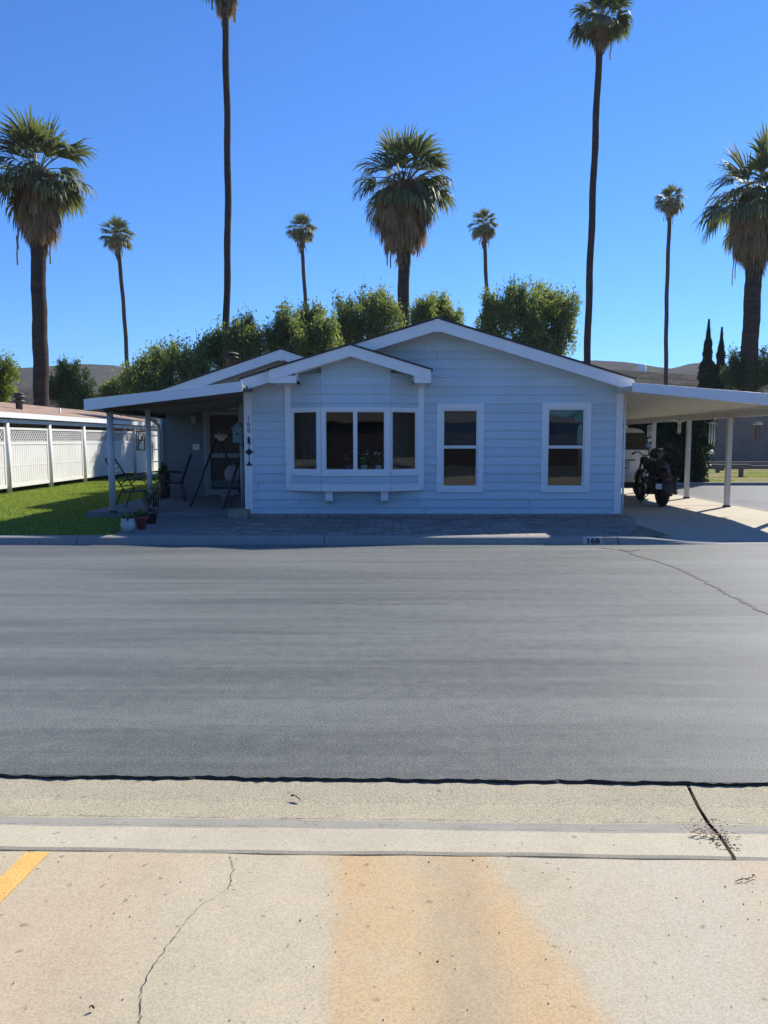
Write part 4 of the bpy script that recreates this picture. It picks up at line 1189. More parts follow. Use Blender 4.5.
mb = MB(); mb.ball((.10,.07,.64), .14, .20, .21); mb.build('cushion', M['cushion'], sw)
mb = MB(); mb.ball((-.1,.03,.44), .20, .26, .09); mb.build('cushion', M['cushion'], sw)
# planter under the swing
mb = MB(); mb.lathe([(0,0),(.10,0),(.13,.22),(.145,.22),(.145,.25),(.12,.25),(.11,.2)], n=16)
o = mb.build('plant_pot', M['cushion']); o.location = (-3.28, 16.05, ZP); tag(o, 'pale grey pot on the patio under the swing seat', 'pot')
# round face ornament
fo = at(221, 437, 15.9)
f = thing('face_ornament', 'round tan animal face ornament hanging at the top of the swing', 'ornament', fo)
mb = MB(); mb.ball((0,0,0), .09, .04, .085); mb.build('face', M['tan'], f)
for s in (-1, 1): MB().ball((s*.10,.01,.02), .035, .02, .035).build('ear', M['tan'], f)
for s in (-1, 1): MB().ball((s*.035,-.036,.02), .014, .01, .018).build('eye', M['digit'], f)
MB().ball((0,-.02,.075), .075, .035, .03).build('hair', M['terracotta'], f)
MB().tube([(0,0,.08),(0,0,.45)], .004, 4).build('cord', M['iron'], f)
# birdhouse
bh = at(238, 434, 15.3)
b = thing('birdhouse', 'pale teal birdhouse hanging just left of the corner board', 'birdhouse', bh)
MB().prism([(-.09,-.17),(.09,-.17),(.09,.10),(0,.19),(-.09,.10)], -.08, .08, 'y').build('box', M['tealbox'], b)
MB().prism([(-.12,.08),(0,.20),(.12,.08),(.12,.10),(0,.22),(-.12,.10)], -.1, .1, 'y').build('roof', M['door_frame'], b)
MB().lathe([(.025,-.084),(.0,-.086)], n=12, axis='y').build('entrance', M['digit'], b)
MB().tube([(0,0,.2),(0,0,.62)], .005, 4).build('cord', M['iron'], b)
# white wooden oar-like board standing by the corner
ob = thing('wooden_paddle', 'pale weathered paddle standing upright between door and corner board', 'paddle', at(241,460,15.6)-Vector((0,0,0)))
ob.location.z = ZP
MB().tube([(.02,0,0),(.0,.05,1.75)], .035, 8).build('shaft', M['door_frame'], ob)
MB().prism([(-.045,.0),(.045,.0),(.05,.25),(.02,.42),(-.02,.42),(-.05,.25)], -.012, .012, 'y', ).build('blade', M['door_frame'], ob).location = (0,.05,1.70)

def leafball(name, n, c, r, m, parent, ls=.03, up=.2):
    P_ = rng.normal(0, 1, (n, 3)); P_ /= np.linalg.norm(P_, axis=1)[:, None]; P_ *= (rng.random((n, 1))**.5)*np.array(r); P_ += np.array(c)
    d = rng.normal(0, 1, (n, 3)); d[:, 2] += up; d /= np.linalg.norm(d, axis=1)[:, None]
    s = np.cross(d, rng.normal(0, 1, (n, 3))); s /= np.linalg.norm(s, axis=1)[:, None]
    L = ls*rng.uniform(.6, 1.4, (n, 1)); W = L*.35
    V = np.stack([P_, P_+d*L*.5+s*W, P_+d*L, P_+d*L*.5-s*W], 1).reshape(-1, 3)
    return raw(name, V, np.arange(4*n).reshape(-1, 4), m, parent, np.repeat(rng.random(n), 4))
def pot(loc, prof, m, label, leaves=0, lr=(.12,.12,.1), lz=.3, lm='potleaf', ls=.06, stem=None, soil_r=.09, soil_z=.2):
    t = thing('potted_plant', label, 'potted plant', loc)
    MB().lathe(prof, n=20).build('pot', M[m], t)
    MB().lathe([(soil_r,soil_z),(0,soil_z+.01)], n=16).build('soil', M['soil'], t)
    if leaves: leafball('foliage', leaves, (0,0,lz), lr, M[lm], t, ls)
    if stem:
        mb = MB()
        for s in stem: mb.tube(s, [.01,.005,.002][:len(s)] if len(s) == 3 else .006, 5)
        mb.build('stem', M['potdark'], t)
    return t
g1 = gr(128, 532, ZL); pot((g1.x, g1.y, ZL), [(0,0),(.075,0),(.11,.07),(.115,.13),(.095,.20),(.10,.22),(.085,.22),(.08,.19)], 'ceramic', 'glazed pale blue and cream pot, leftmost of the pots on the walk', 60, (.12,.10,.04), .25, soil_r=.08, soil_z=.19)
g2 = gr(141.5, 529, ZL); pot((g2.x, g2.y, ZL), [(0,0),(.07,0),(.095,.17),(.115,.17),(.115,.215),(.095,.215),(.09,.18)], 'terracotta', 'terracotta pot in the middle of the row on the walk', 70, (.12,.1,.05), .24, soil_r=.09)
g3 = gr(151, 523.5, ZL); pot((g3.x, g3.y, ZL), [(0,0),(.085,0),(.11,.17),(.13,.17),(.13,.215),(.11,.215),(.10,.18)], 'potdark', 'dark square-rimmed pot with a tall spindly plant at the patio edge', 140, (.12,.12,.22), .45, soil_r=.10,
    stem=[[(0,0,.2),(-.04,0,.45),(-.02,0,.75)],[(0,0,.2),(.05,0,.4),(.04,0,.6)],[(0,0,.2),(-.08,0,.35),(-.12,0,.5)]])
g4 = gr(161, 499, ZP); pot((-5.28, 18.45, ZP), [(0,0),(.12,0),(.15,.25),(.13,.25),(.12,.2)], 'potdark', 'leafy green plant in a dark pot by the rear porch post', 500, (.08,.08,.26), .50, ls=.11, soil_r=.12)
# flowers on the bay seat
def flower(x, y, m, lab, potm):
    t = thing('flower_pot', lab, 'flower pot', (x, y, gz0-.03))
    MB().lathe([(0,0),(.06,0),(.085,.13),(.07,.13),(.065,.1)], n=14).build('pot', M[potm], t)
    leafball('foliage', 130, (0,0,.2), (.12,.10,.12), M['potleaf'], t, .07)
    leafball('flower', 40, (0,-.02,.27), (.14,.09,.13), M[m], t, .05)
flower(X_(348,14.6), 14.62, 'pink', 'pink flowers in a pot behind the left centre bay pane', 'potdark')
flower(X_(364.5,14.6), 14.62, 'pale', 'pale flowers in a bowl, left one behind the right centre bay pane', 'cushion')
flower(X_(378,14.6), 14.62, 'pale', 'pale flowers in a bowl, right one behind the right centre bay pane', 'cushion')
for px, lab in ((298,'tiny pale flower pot inside the left angled bay pane'), (410,'tiny pale flower pot inside the right angled bay pane')):
    t = thing('flower_pot', lab, 'flower pot', (X_(px,14.85), 14.90, gz0-.03))
    MB().lathe([(0,0),(.04,0),(.06,.08),(.05,.08)], n=12).build('pot', M['cushion'], t)
    leafball('foliage', 60, (0,0,.12), (.09,.05,.05), M['pale'], t, .04)

# ------------------------------------------------------------------ WIND CHIMES under the carport
def chime(px, pytop, pybot, Y, style, label):
    top = at(px, pytop, Y); bot = at(px, pybot, Y); zr = ZO-.12
    t = thing('wind_chime', label, 'wind chime', (top.x, Y, top.z), 0, None)
    L = top.z-bot.z
    MB().tube([(0,0,0),(0,0,max(.05, zbm-.02-top.z))], .004, 4).build('cord', M['iron'], t)
    if style == 'tubes':
        MB().lathe([(0,.04),(.09,.0),(.09,-.015),(0,-.015)], n=14).build('cap', M['plate'], t)
        for k in range(6):
            a = k*math.pi/3; x, y = .06*math.cos(a), .06*math.sin(a)
            MB().tube([(x,y,-.03),(x,y,-L*.62-.02*k)], .011, 6).build('chime_tube', M['plate'], t)
        MB().tube([(0,0,0),(0,0,-L*.85)], .003, 4).build('clapper_cord', M['iron'], t)
        MB().lathe([(0,.05),(.045,.03),(.06,0),(.045,-.03),(0,-.05)], (0,0,-L+.0), 10).build('wind_sail', M['plate'], t)
    elif style == 'bird':
        mb = MB(); mb.ball((0,0,0), .05, .05, .035); mb.build('body', M['plate'], t)
        for s in (-1, 1): MB().prism([(0,-.01),(s*.17,.05),(s*.13,.07),(0,.02)], -.03, .03, 'y').build('wing', M['plate'], t)
        for k in range(4): MB().tube([((k-1.5)*.022,0,-.03),((k-1.5)*.022,0,-L+.04*(k % 2))], .009, 6).build('chime_tube', M['plate'], t)
    else:
        MB().lathe([(0,.06),(.08,.02),(.1,-.03),(.085,-.03),(0,.0)], n=14).build('cap', M['plate'], t)
        for k in range(5):
            a = k*1.256; MB().tube([(.05*math.cos(a),.05*math.sin(a),-.04),(.05*math.cos(a),.05*math.sin(a),-L*(.55+.09*k))], .009, 6).build('chime_tube', M['rust'], t)
    return t
chime(679.5, 422.5, 434, 18.3, 'bird', 'bird topped wind chime hanging between the two middle carport posts')
chime(712.5, 423, 452, 17.6, 'tubes', 'silver tube wind chime left of the nearest carport post')
chime(758, 423.5, 444, 16.0, 'cone', 'rusty wind chime with white cap nearest the right picture edge')
chime(650, 426, 440, 22.0, 'tubes', 'faint grey wind chime hanging behind the motorcycle')
chime(736.5, 415, 419, 16.9, 'cone', 'small pale wind chime just right of the nearest carport post')

# ------------------------------------------------------------------ SUV
car = thing('parked_suv', 'white SUV parked nose-in under the carport behind the motorcycle', 'SUV', (5.98, 19.4, ZL+.004))
W = .90
# stations along y (0 = rear bumper) : side profile; cross-section with tumblehome
def car_body():
    mb = MB()
    st = []
    # (y, z_low, z_belt, z_top, half width low, belt, top)
    prof = [(0.02,.50,1.02,1.04,.84,.86,.84),(.06,.42,1.05,1.12,.88,.90,.80),(.14,.40,1.06,1.40,.90,.91,.74),(.30,.36,1.06,1.74,.91,.92,.68),(.50,.34,1.06,1.80,.91,.92,.68),
            (1.6,.32,1.05,1.82,.92,.92,.70),(2.6,.32,1.04,1.76,.92,.92,.68),(3.3,.34,1.02,1.10,.91,.91,.82),(4.2,.38,.96,1.00,.89,.88,.80),(4.6,.46,.80,.84,.80,.80,.74)]
    for (y, z0, zb, zt, a, b, c) in prof:
        st.append([(-a*.96,y,z0),(-a,y,z0+.18),(-b,y,zb-.06),(-b*.985,y,zb),(-c,y,zt-.05),(-c*.9,y,zt),(c*.9,y,zt),(c,y,zt-.05),(b*.985,y,zb),(b,y,zb-.06),(a,y,z0+.18),(a*.96,y,z0)])
    n = 12; vs = [p for s in st for p in s]
    fs = [(i*n+k, i*n+(k+1) % n, (i+1)*n+(k+1) % n, (i+1)*n+k) for i in range(len(st)-1) for k in range(n)]
    fs += [tuple(range(n)), tuple(range((len(st)-1)*n+n-1, (len(st)-1)*n-1, -1))]
    mb.add(vs, fs, True); return mb
bo = car_body().build('body', M['carwhite'], car)
sb = bo.modifiers.new('sub', 'SUBSURF'); sb.levels = 1; sb.render_levels = 2
for sx in (-1, 1):
    for sy in (.95, 3.65):
        w = MB().lathe([(.20,-.11),(.30,-.115),(.35,-.09),(.36,0),(.35,.09),(.30,.115),(.20,.11)], (sx*.80, sy, .36), 24, 'x').build('wheel', M['rubber'], car)
        MB().lathe([(0,sx*.10),(.08,sx*.11),(.12,sx*.07),(.19,sx*.09),(.215,sx*.11)], (sx*.80, sy, .36), 20, 'x').build('rim', M['chrome'], w)
MB().hexa([(-.76,.085,1.22),(.76,.085,1.22),(.76,.14,1.22),(-.76,.14,1.22),(-.66,.225,1.66),(.66,.225,1.66),(.66,.30,1.66),(-.66,.30,1.66)]).build('rear_window', M['carglass'], car, bevel=.02)
for s in (-1, 1):
    MB().hexa([(s*.90,.45,1.10),(s*.915,.45,1.10),(s*.915,3.0,1.08),(s*.90,3.0,1.08),(s*.71,.55,1.66),(s*.735,.55,1.66),(s*.72,2.5,1.64),(s*.70,2.5,1.64)]).build('side_window', M['carglass'], car)
    MB().box(s*.80 if s < 0 else .72, -.72 if s < 0 else .86, -.005, .10, .72, 1.00).build('tail_light', M['redlamp'], car, bevel=.015)
bu = MB().box(-.90,.90,-.10,.12,.42,.66).build('bumper', M['carwhite'], car, bevel=.04)
MB().box(-.86,.86,-.06,.2,.27,.42).build('lower_bumper', M['rubber'], car, bevel=.02)
pl = MB().box(-.19,.19,-.02,.03,.76,.92).build('licence_plate', M['darkmetal'], car, bevel=.01)
MB().box(-.17,.17,-.024,-.018,.78,.90).build('plate_face', M['plate'], pl)
MB().box(-.35,.35,-.012,.03,.96,.985).build('trim_strip', M['darkmetal'], car)
MB().box(.42,.66,-.008,.03,.735,.752).build('badge', M['darkmetal'], car)
for s in (-1, 1):
    MB().tube([(s*.60,.5,1.84),(s*.60,.6,1.88),(s*.60,2.3,1.88),(s*.60,2.4,1.84)], .018, 6).build('roof_rail', M['darkmetal'], car)
MB().tube([(-.6,.3,1.66),(.6,.3,1.66)], .02, 6).build('spoiler', M['carwhite'], car)

# ------------------------------------------------------------------ MOTORCYCLE  (local +y = forward)
mp = gr(668, 506.5, ZL+.004)
bike = thing('motorcycle', 'black cruiser motorcycle parked on the carport edge with its rear wheel in the sun', 'motorcycle', (mp.x-.14, mp.y, ZL+.005), R(-3))
bike.scale = (1.07, 1.07, 1.07)
def wheel(y, r, tw, nm):
    prof = []
    for k in range(13):
        a = -math.pi*.5+math.pi*k/12*1.0
        prof.append((r-tw*.5+tw*.5*math.cos(a)*1.0, tw*.5*math.sin(a)))
    prof = [(r-tw*.95, -tw*.42)]+prof+[(r-tw*.95, tw*.42), (r-tw*.95, -tw*.42)]
    w = MB().lathe(prof, (0, y, r), 36, 'x').build(nm, M['rubber'], bike)
    MB().lathe([(r-tw*1.15,-tw*.3),(r-tw*.9,-tw*.4),(r-tw*.9,tw*.4),(r-tw*1.15,tw*.3),(r-tw*1.15,-tw*.3)], (0,y,r), 36, 'x').build('rim', M['iron'], w)
    sp = MB()
    for k in range(14):
        a = 2*math.pi*k/14; sp.tube([(0.03*(1 if k % 2 else -1),y,r),(0,y+(r-tw)*math.cos(a),r+(r-tw)*math.sin(a))], .005, 5)
    sp.lathe([(0,-.06),(.045,-.06),(.045,.06),(0,.06)], (0,y,r), 16, 'x'); sp.build('spokes', M['iron'], w)
    return w
wheel(0.0, .33, .17, 'rear_wheel'); wheel(1.62, .34, .11, 'front_wheel')
fd = MB(); vs = []
for i in range(15):
    a = math.radians(-20+175*i/14)
    for k, x in enumerate((-.11,-.10,-.05,0,.05,.10,.11)):
        rr = .375-(.06 if k in (0,6) else (.01 if k in (1,5) else 0)); vs.append((x, -rr*math.cos(a)*1.03, .34+rr*math.sin(a)*1.05+.03))
fd.add(vs, [(i*7+k, i*7+k+1, (i+1)*7+k+1, (i+1)*7+k) for i in range(14) for k in range(6)], True)
o = fd.build('rear_fender', M['black'], bike); s_ = o.modifiers.new('t','SOLIDIFY'); s_.thickness = .01
fd = MB(); vs = []
for i in range(13):
    a = math.radians(20+140*i/12)
    for k, x in enumerate((-.075,-.05,0,.05,.075)):
        rr = .385-(.05 if k in (0,4) else 0); vs.append((x, 1.62-rr*math.cos(a), .34+rr*math.sin(a)))
fd.add(vs, [(i*5+k, i*5+k+1, (i+1)*5+k+1, (i+1)*5+k) for i in range(12) for k in range(4)], True)
o = fd.build('front_fender', M['black'], bike); s_ = o.modifiers.new('t','SOLIDIFY'); s_.thickness = .008
MB().ball((0,.86,.83), .16, .31, .14, 18, 12).build('fuel_tank', M['black'], bike)
mb = MB(); mb.ball((0,.36,.72), .17, .27, .08, 16, 10); mb.build('seat', M['leather'], bike)
mb = MB(); mb.ball((0,.03,.80), .12, .16, .055, 14, 8); mb.build('pillion_seat', M['leather'], bike)
fr = MB()
for s in (-1, 1):
    fr.tube([(s*.11,-.02,.34),(s*.13,.25,.58),(s*.10,.6,.70),(s*.06,1.15,.86)], .02, 8)
    fr.tube([(s*.12,.2,.36),(s*.12,.6,.22),(s*.1,1.05,.25),(s*.05,1.2,.8)], .02, 8)
fr.build('frame', M['iron'], bike)
en = MB(); en.box(-.16,.16,.48,.98,.22,.44)
for k in range(7):
    for (yc, ang) in ((.58,-.35),(.88,.35)):
        z = .46+.035*k; y = yc+math.sin(ang)*.035*k*1.0; en.box(-.11,.11,y-.09,y+.09,z,z+.018)
en.lathe([(0,.16),(.12,.17),(.13,.13),(.13,-.13),(.12,-.17),(0,-.16)], (0,.62,.36), 20, 'x')
en.build('engine', M['iron'], bike)
ec = MB(); ec.lathe([(0,-.18),(.09,-.185),(.10,-.16)], (0,.62,.36), 20, 'x'); ec.ball((-.16,.73,.62), .06, .08, .08)
ec.build('engine_cover', M['chrome'], bike)
for s, dz in ((1, 0), (1, .10)):
    MB().tube([(s*.16,.85,.5+dz),(s*.20,.8,.34+dz),(s*.21,.5,.30+dz*.9),(s*.22,-.15,.30+dz*.9)], [.022,.03,.045,.05], 10).build('exhaust', M['darkmetal'], bike)
fk = MB()
for s in (-1, 1): fk.tube([(s*.09,1.62,.34),(s*.09,1.40,.72),(s*.09,1.22,1.0)], [.028,.026,.022], 8)
fk.box(-.12,.12,1.22,1.30,.92,.96); fk.build('fork', M['iron'], bike)
hb = MB(); hb.tube([(-.42,.80,1.08),(-.36,.88,1.10),(-.20,1.12,1.12),(-.08,1.2,1.04),(.08,1.2,1.04),(.20,1.12,1.12),(.36,.88,1.10),(.42,.80,1.08)], .014, 8)
hbo = hb.build('handlebar', M['iron'], bike)
for s in (-1, 1):
    MB().tube([(s*.34,.92,1.10),(s*.43,.78,1.08)], .022, 8).build('grip', M['rubber'], hbo)
    mi = MB(); mi.tube([(s*.30,1.0,1.11),(s*.36,.98,1.24)], .007, 6); mi.ball((s*.39,.97,1.27), .065, .018, .05); mi.build('mirror', M['black'], hbo)
hl = MB(); hl.lathe([(0,-.12),(.06,-.10),(.10,0),(.10,.05),(0,.06)], (0,1.34,.92), 18, 'y'); hl.build('headlight', M['black'], bike)
tl = MB(); tl.box(-.045,.045,-.43,-.39,.56,.61); tl.build('tail_light', M['redlamp'], bike, bevel=.01)
for s in (-1, 1):
    MB().tube([(0,-.25,.62),(s*.20,-.30,.60)], .009, 6).build('signal_stalk', M['iron'], bike); MB().ball((s*.21,-.30,.60), .035, .03, .03).build('turn_signal', M['redlamp'], bike)
pt = MB(); pt.hexa([(-.22,-.30,.38),(-.05,-.36,.38),(-.05,-.35,.38),(-.22,-.29,.38),(-.22,-.28,.49),(-.05,-.34,.49),(-.05,-.33,.49),(-.22,-.27,.49)])
pto = pt.build('licence_plate', M['plate'], bike)
MB().tube([(.0,-.03,.30),(-.12,-.2,.42)], .012, 6).build('plate_bracket', M['iron'], pto)
for s in (-1, 1):
    MB().hexa([(s*.15,-.18,.36),(s*.24,-.18,.36),(s*.24,.22,.38),(s*.15,.22,.38),(s*.15,-.20,.62),(s*.25,-.20,.62),(s*.25,.24,.64),(s*.15,.24,.64)]).build('saddlebag', M['leather'], bike, bevel=.03)
MB().tube([(-.12,.5,.25),(-.3,.55,.02)], .012, 6).build('kickstand', M['iron'], bike)
# pack / jacket heap strapped on the seat
mb = MB(); mb.ball((0,.22,.86), .19, .20, .17, 16, 10); mb.ball((.02,.1,.80), .16, .15, .14); o = mb.build('seat_bag', M['leather']); o.location = bike.location; o.rotation_euler = bike.rotation_euler
tag(o, 'black bag strapped on the motorcycle seat', 'bag')
# helmet hung on the handlebar
hp = at(656, 453.5, mp.y+.35)
hm = thing('motorcycle_helmet', 'black open helmet with pale stripe resting on top of the motorcycle', 'helmet', hp, R(20))
hs = MB(); hs.ball((0,0,0), .135, .16, .13, 20, 12); hs.build('shell', M['black'], hm)
MB().prism([(-.10,-.03),(.10,-.03),(.12,.03),(-.12,.03)], -.168, -.13, 'y').build('visor', M['carglass'], hm, bevel=.01)
MB().box(.0,.10,-.12,.02,.095,.118).build('stripe', M['plate'], hm, bevel=.01)
MB().ball((0,.0,.0), .02).build('liner', M['leather'], hm)
hp2 = at(648.5, 445.5, mp.y+.8)
sc = MB(); sc.ball((0,0,0), .075, .05, .06); sc.ball((.04,0,-.05), .05, .04, .04)
o = sc.build('blue_cap', M['blueplastic']); o.location = hp2; tag(o, 'small pale blue cap perched above the helmet', 'cap')
MB().tube([(0,0,0),(.03,.05,-.22)], .012, 6).build('stalk', M['iron'], o)

# ------------------------------------------------------------------ RIGHT BACKGROUND
# clipped hedge
def hedge(name, label, x0, x1, y0, y1, z0, z1, n, m, group=None):
    t = thing(name, label, 'hedge', ((x0+x1)/2, (y0+y1)/2, z0), 0, group)
    hx, hy, h = (x1-x0)/2, (y1-y0)/2, z1-z0
    f = rng.random(n); P_ = np.empty((n, 3)); face = rng.integers(0, 5, n)
    u = rng.uniform(-1, 1, n); v = rng.uniform(-1, 1, n)
    P_[:, 0] = np.where(face == 0, -hx, np.where(face == 1, hx, u*hx)); P_[:, 1] = np.where(face >= 2, np.where(face == 4, v*hy, np.where(face == 2, -hy, hy)), v*hy)
    P_[:, 2] = np.where(face == 4, h, (rng.random(n))*h)
    wob = .16*np.sin(P_[:, 0]*3.1+P_[:, 2]*2.3)+.12*np.sin(P_[:, 2]*4.7+P_[:, 1]*2)
    P_ *= (1+ (wob[:, None]*.25)); P_ += rng.normal(0, .07, (n, 3)); P_[:, 2] = np.maximum(P_[:, 2], .03)
    d = rng.normal(0, 1, (n, 3)); d /= np.linalg.norm(d, axis=1)[:, None]
    s = np.cross(d, rng.normal(0, 1, (n, 3))); s /= np.linalg.norm(s, axis=1)[:, None]
    L = rng.uniform(.06, .13, (n, 1)); V = np.stack([P_, P_+d*L*.5+s*L*.4, P_+d*L, P_+d*L*.5-s*L*.4], 1).reshape(-1, 3)
    raw('foliage', V, np.arange(4*n).reshape(-1, 4), m, t, np.repeat(rng.random(n), 4))
    core = MB().box(-hx*.86, hx*.86, -hy*.86, hy*.86, 0, h*.92); core.build('inner_branches', M['dark_hedge'], t)
    return t
M['dark_hedge'] = simple('hedge_core', (.012,.016,.010), .95, .3, 5)
hedge('hedge', 'tall dark clipped hedge behind the carport posts', 8.5, 10.95, 25.9, 29.5, ZL, 2.75, 26000, M['hedge'])
sh = thing('dark_backdrop', 'added dark cabinet at the back of the carport beyond the SUV', 'backdrop', (6.0, 27.2, ZL))
MB().box(-1.6,1.9,0,1.0,0,2.2).build('body', M['dark_hedge'], sh)  # made-up dark box filling the dark gap behind the SUV
MB().box(-1.65,1.95,-.05,1.05,2.2,2.26).build('top', M['wood'], sh)
for x in (-.8,.9): MB().box(x-.75,x+.75,-.02,-.001,.1,2.1).build('door', M['darkmetal'], sh)
# block wall
bw = thing('block_wall', 'long brown grey block wall across the lane at the right', 'wall', (0, 44, 0))
MB().box(9, 60, 0, .2, 0, 2.9).build('wall', M['wall_far'], bw)
MB().box(9, 60, -.03, .23, 2.9, 2.98).build('coping', M['kerb_far'], bw)
for x in range(11, 60, 6): MB().box(x-.2, x+.2, -.1, .3, 0, 3.0).build('pier', M['wall_far'], bw)
fh = thing('distant_house', 'low pale roofed house beyond the block wall', 'house', (30, 54, 0))
MB().box(-9,9,0,8,0,2.9).build('wall', M['stucco'], fh)
MB().prism([(-9.6,2.9),(9.6,2.9),(0,3.7)], -.6, 8.6, 'y').build('roof', M['kerb_far'], fh)
# landscape timbers
for k, (x0, x1, y, z, h, lab) in enumerate(((12.6,30,37.0,.42,.14,'long pale timber rail nearest the block wall'), (11.0,19.0,34.5,.30,.16,'middle weathered timber rail in the dry grass'), (10.2,14.6,30.6,.44,.20,'front weathered timber bench rail, shortest of the three'))):
    t = thing('timber_rail', lab, 'timber rail', (0,0,0), 0, 'timber rails in the dry grass')
    MB().box(x0, x1, y, y+.22, z, z+h).build('rail', M['wood'], t, bevel=.01)
    for x in np.linspace(x0+.35, x1-.35, 3 if k else 6): MB().box(x-.07, x+.07, y+.04, y+.18, ZL, z-.001).build('post', M['wood'], t)

# ------------------------------------------------------------------ PALMS
def fan(V, F, T, hub, d, s, Rr, n, droop, spread, tint, wmul=1.0, ragged=.2):
    nn = d.cross(s)
    for k in range(n):
        u = (k+.5)/n*2-1; ph = u*spread; L = Rr*(1-.25*abs(u))*random.uniform(1-ragged, 1.0)
        dr = (d*math.cos(ph)+s*math.sin(ph)).normalized(); sd = (s*math.cos(ph)-d*math.sin(ph))
        dr = (dr+nn*random.uniform(-.14,.14)).normalized()
        w = Rr*spread/n*.62*wmul
        p1 = hub+dr*L*.5
        d2 = (dr+Vector((0,0,-droop*random.uniform(.5,1.3)))).normalized(); p2 = p1+d2*L*.28
        d3 = (d2+Vector((0,0,-droop*1.8*random.uniform(.4,1.6)))).normalized(); p3 = p2+d3*L*.28
        b = len(V); fold = nn*w*.35
        V += [hub-sd*.01, hub+sd*.01, p1-sd*w+fold, p1+sd*w+fold*-.3, p2-sd*w*.7, p2+sd*w*.7, p3-sd*w*.12, p3+sd*w*.12]
        F += [(b, b+1, b+3, b+2), (b+2, b+3, b+5, b+4), (b+4, b+5, b+7, b+6)]
        t = min(1, max(0, tint+random.uniform(-.22,.22))); T += [t]*4+[min(1,t+.12)]*2+[min(1,t+.35)]*2
def palm(label, px_base, py_low, px_top, py_top, Y, trunk_r, crown_r, nf, nskirt, skirt_len, seed, group, bend=0, trunk_top=None, kind='fan_palm', bul=0, leaflets=20):
    random.seed(seed)
    top = at(px_top, py_top, Y); low = at(px_base, py_low, Y)
    # extrapolate the visible trunk line down to the ground
    sx = (top.x-low.x)/(top.z-low.z); bx0 = low.x-sx*low.z
    t = thing(kind, label, 'palm tree', (bx0, Y, 0), 0, group)
    H = top.z; tx = top.x-bx0
    n = 40; pts = []; rs = []
    for i in range(n+1):
        u = i/n; pts.append((tx*u+bend*math.sin(math.pi*u)+.02*math.sin(u*37), .04*math.sin(u*9+seed), H*u)); 
        rs.append(trunk_r*(1.25-.30*min(1, u*4) -.12*u)*(1+.025*math.sin(u*H*6.5)+random.uniform(-.02,.02)))
    MB().tube(pts, rs, 14).build('trunk', M['palm_bark'], t)
    C = Vector((tx, 0, H))
    V, F, T = [], [], []; pet = MB()
    for i in range(nf):
        u = (i+.5)/nf; el = math.radians(84-118*u**.9+random.uniform(-11,11)); az = i*2.39996+random.uniform(-.25,.25)
        h = Vector((math.cos(az), math.sin(az), 0)); d0 = (h*math.cos(el)+Vector((0,0,math.sin(el)))).normalized()
        Lp = crown_r*random.uniform(.30,.62); P0 = C+Vector((0,0,random.uniform(-.15,.3)*crown_r*.3))+h*trunk_r*.4
        d1 = (d0+Vector((0,0,-.28))).normalized(); P1 = P0+d0*Lp*.55; P2 = P1+d1*Lp*.45
        pet.tube([P0, P1, P2], [.035*crown_r/2.4,.026*crown_r/2.4,.016*crown_r/2.4], 4, cap=False)
        s = h.cross(Vector((0,0,1))).normalized(); s = (s+Vector((0,0,random.uniform(-.35,.35)))).normalized(); d2 = (d1+Vector((0,0,-.18))).normalized(); s = (s-d2*s.dot(d2)).normalized()
        fan(V, F, T, P2, d2, s, crown_r*random.uniform(.50,.66)*(1.15-.2*u), leaflets, .06+1.0*u, R(random.uniform(48,66)+34*u), .25+.35*random.random()+(.25 if u > .8 else 0))
    raw('crown', np.array([tuple(v) for v in V]), np.array(F), M['palm_green'], t, T)
    pet.build('frond_stem', M['palm_dead_plain'], t)
    V, F, T = [], [], []
    for i in range(nskirt):
        u = random.random(); az = random.uniform(0, 6.283); h = Vector((math.cos(az), math.sin(az), 0))
        bulge = math.sin(math.pi*min(1, max(0, u*1.05+.1)))**.7
        rad = trunk_r+ (crown_r*(.34+bul)*bulge)*random.uniform(.35,1)
        P = C+Vector((0,0,.12*skirt_len-u*skirt_len*1.1))+h*rad*.66
        d = (Vector((0,0,-1))+h*(.38*(1-u)-.12+random.uniform(-.1,.16))).normalized(); s = h.cross(Vector((0,0,1))).normalized()
        s = (s*1+h*random.uniform(-.6,.6)).normalized(); s = (s-d*s.dot(d)).normalized()
        fan(V, F, T, P, d, s, crown_r*random.uniform(.34,.52)*(1.0 if u < .75 else .75), max(7, leaflets//2), .25, R(random.uniform(18,42)), .15+.55*random.random()-(.25*(u < .2)), .8, .4)
    for i in range(max(2, nskirt//40)):    # long hanging rags
        az = random.uniform(0, 6.283); h = Vector((math.cos(az), math.sin(az), 0)); P = C+h*crown_r*random.uniform(.25,.4)+Vector((0,0,-skirt_len*random.uniform(.5,.85)))
        b = len(V); L = crown_r*random.uniform(.35,.6)
        for k in range(4): V += [P+Vector((.03*math.sin(k*2)-.035, 0, -L*k/3)), P+Vector((.03*math.sin(k*2)+.035, .02, -L*k/3))]; 
        T += [.15]*8; F += [(b+2*k, b+2*k+1, b+2*k+3, b+2*k+2) for k in range(3)]
    if nskirt: raw('dead_frond_skirt', np.array([tuple(v) for v in V]), np.array(F), M['palm_dead'], t, T)
    return t
M['palm_dead_plain'] = simple('frond_stem', (.20,.19,.10), .6, .2, 4)
GP = 'thick trunked fan palms behind the houses'; GT = 'very tall thin palms reaching the top of the picture'; GS = 'small far palms behind the trees'
palm('shaggy fan palm with thick trunk at the far left edge', 41, 400, 37, 176, 38, .40, 2.75, 44, 260, 3.3, 11, GP, bul=.10)
palm('shaggy fan palm with bulky brown skirt rising behind the roof ridge', 403.5, 320, 404, 186, 44, .38, 3.05, 46, 460, 3.8, 23, GP, bul=.30, leaflets=22)
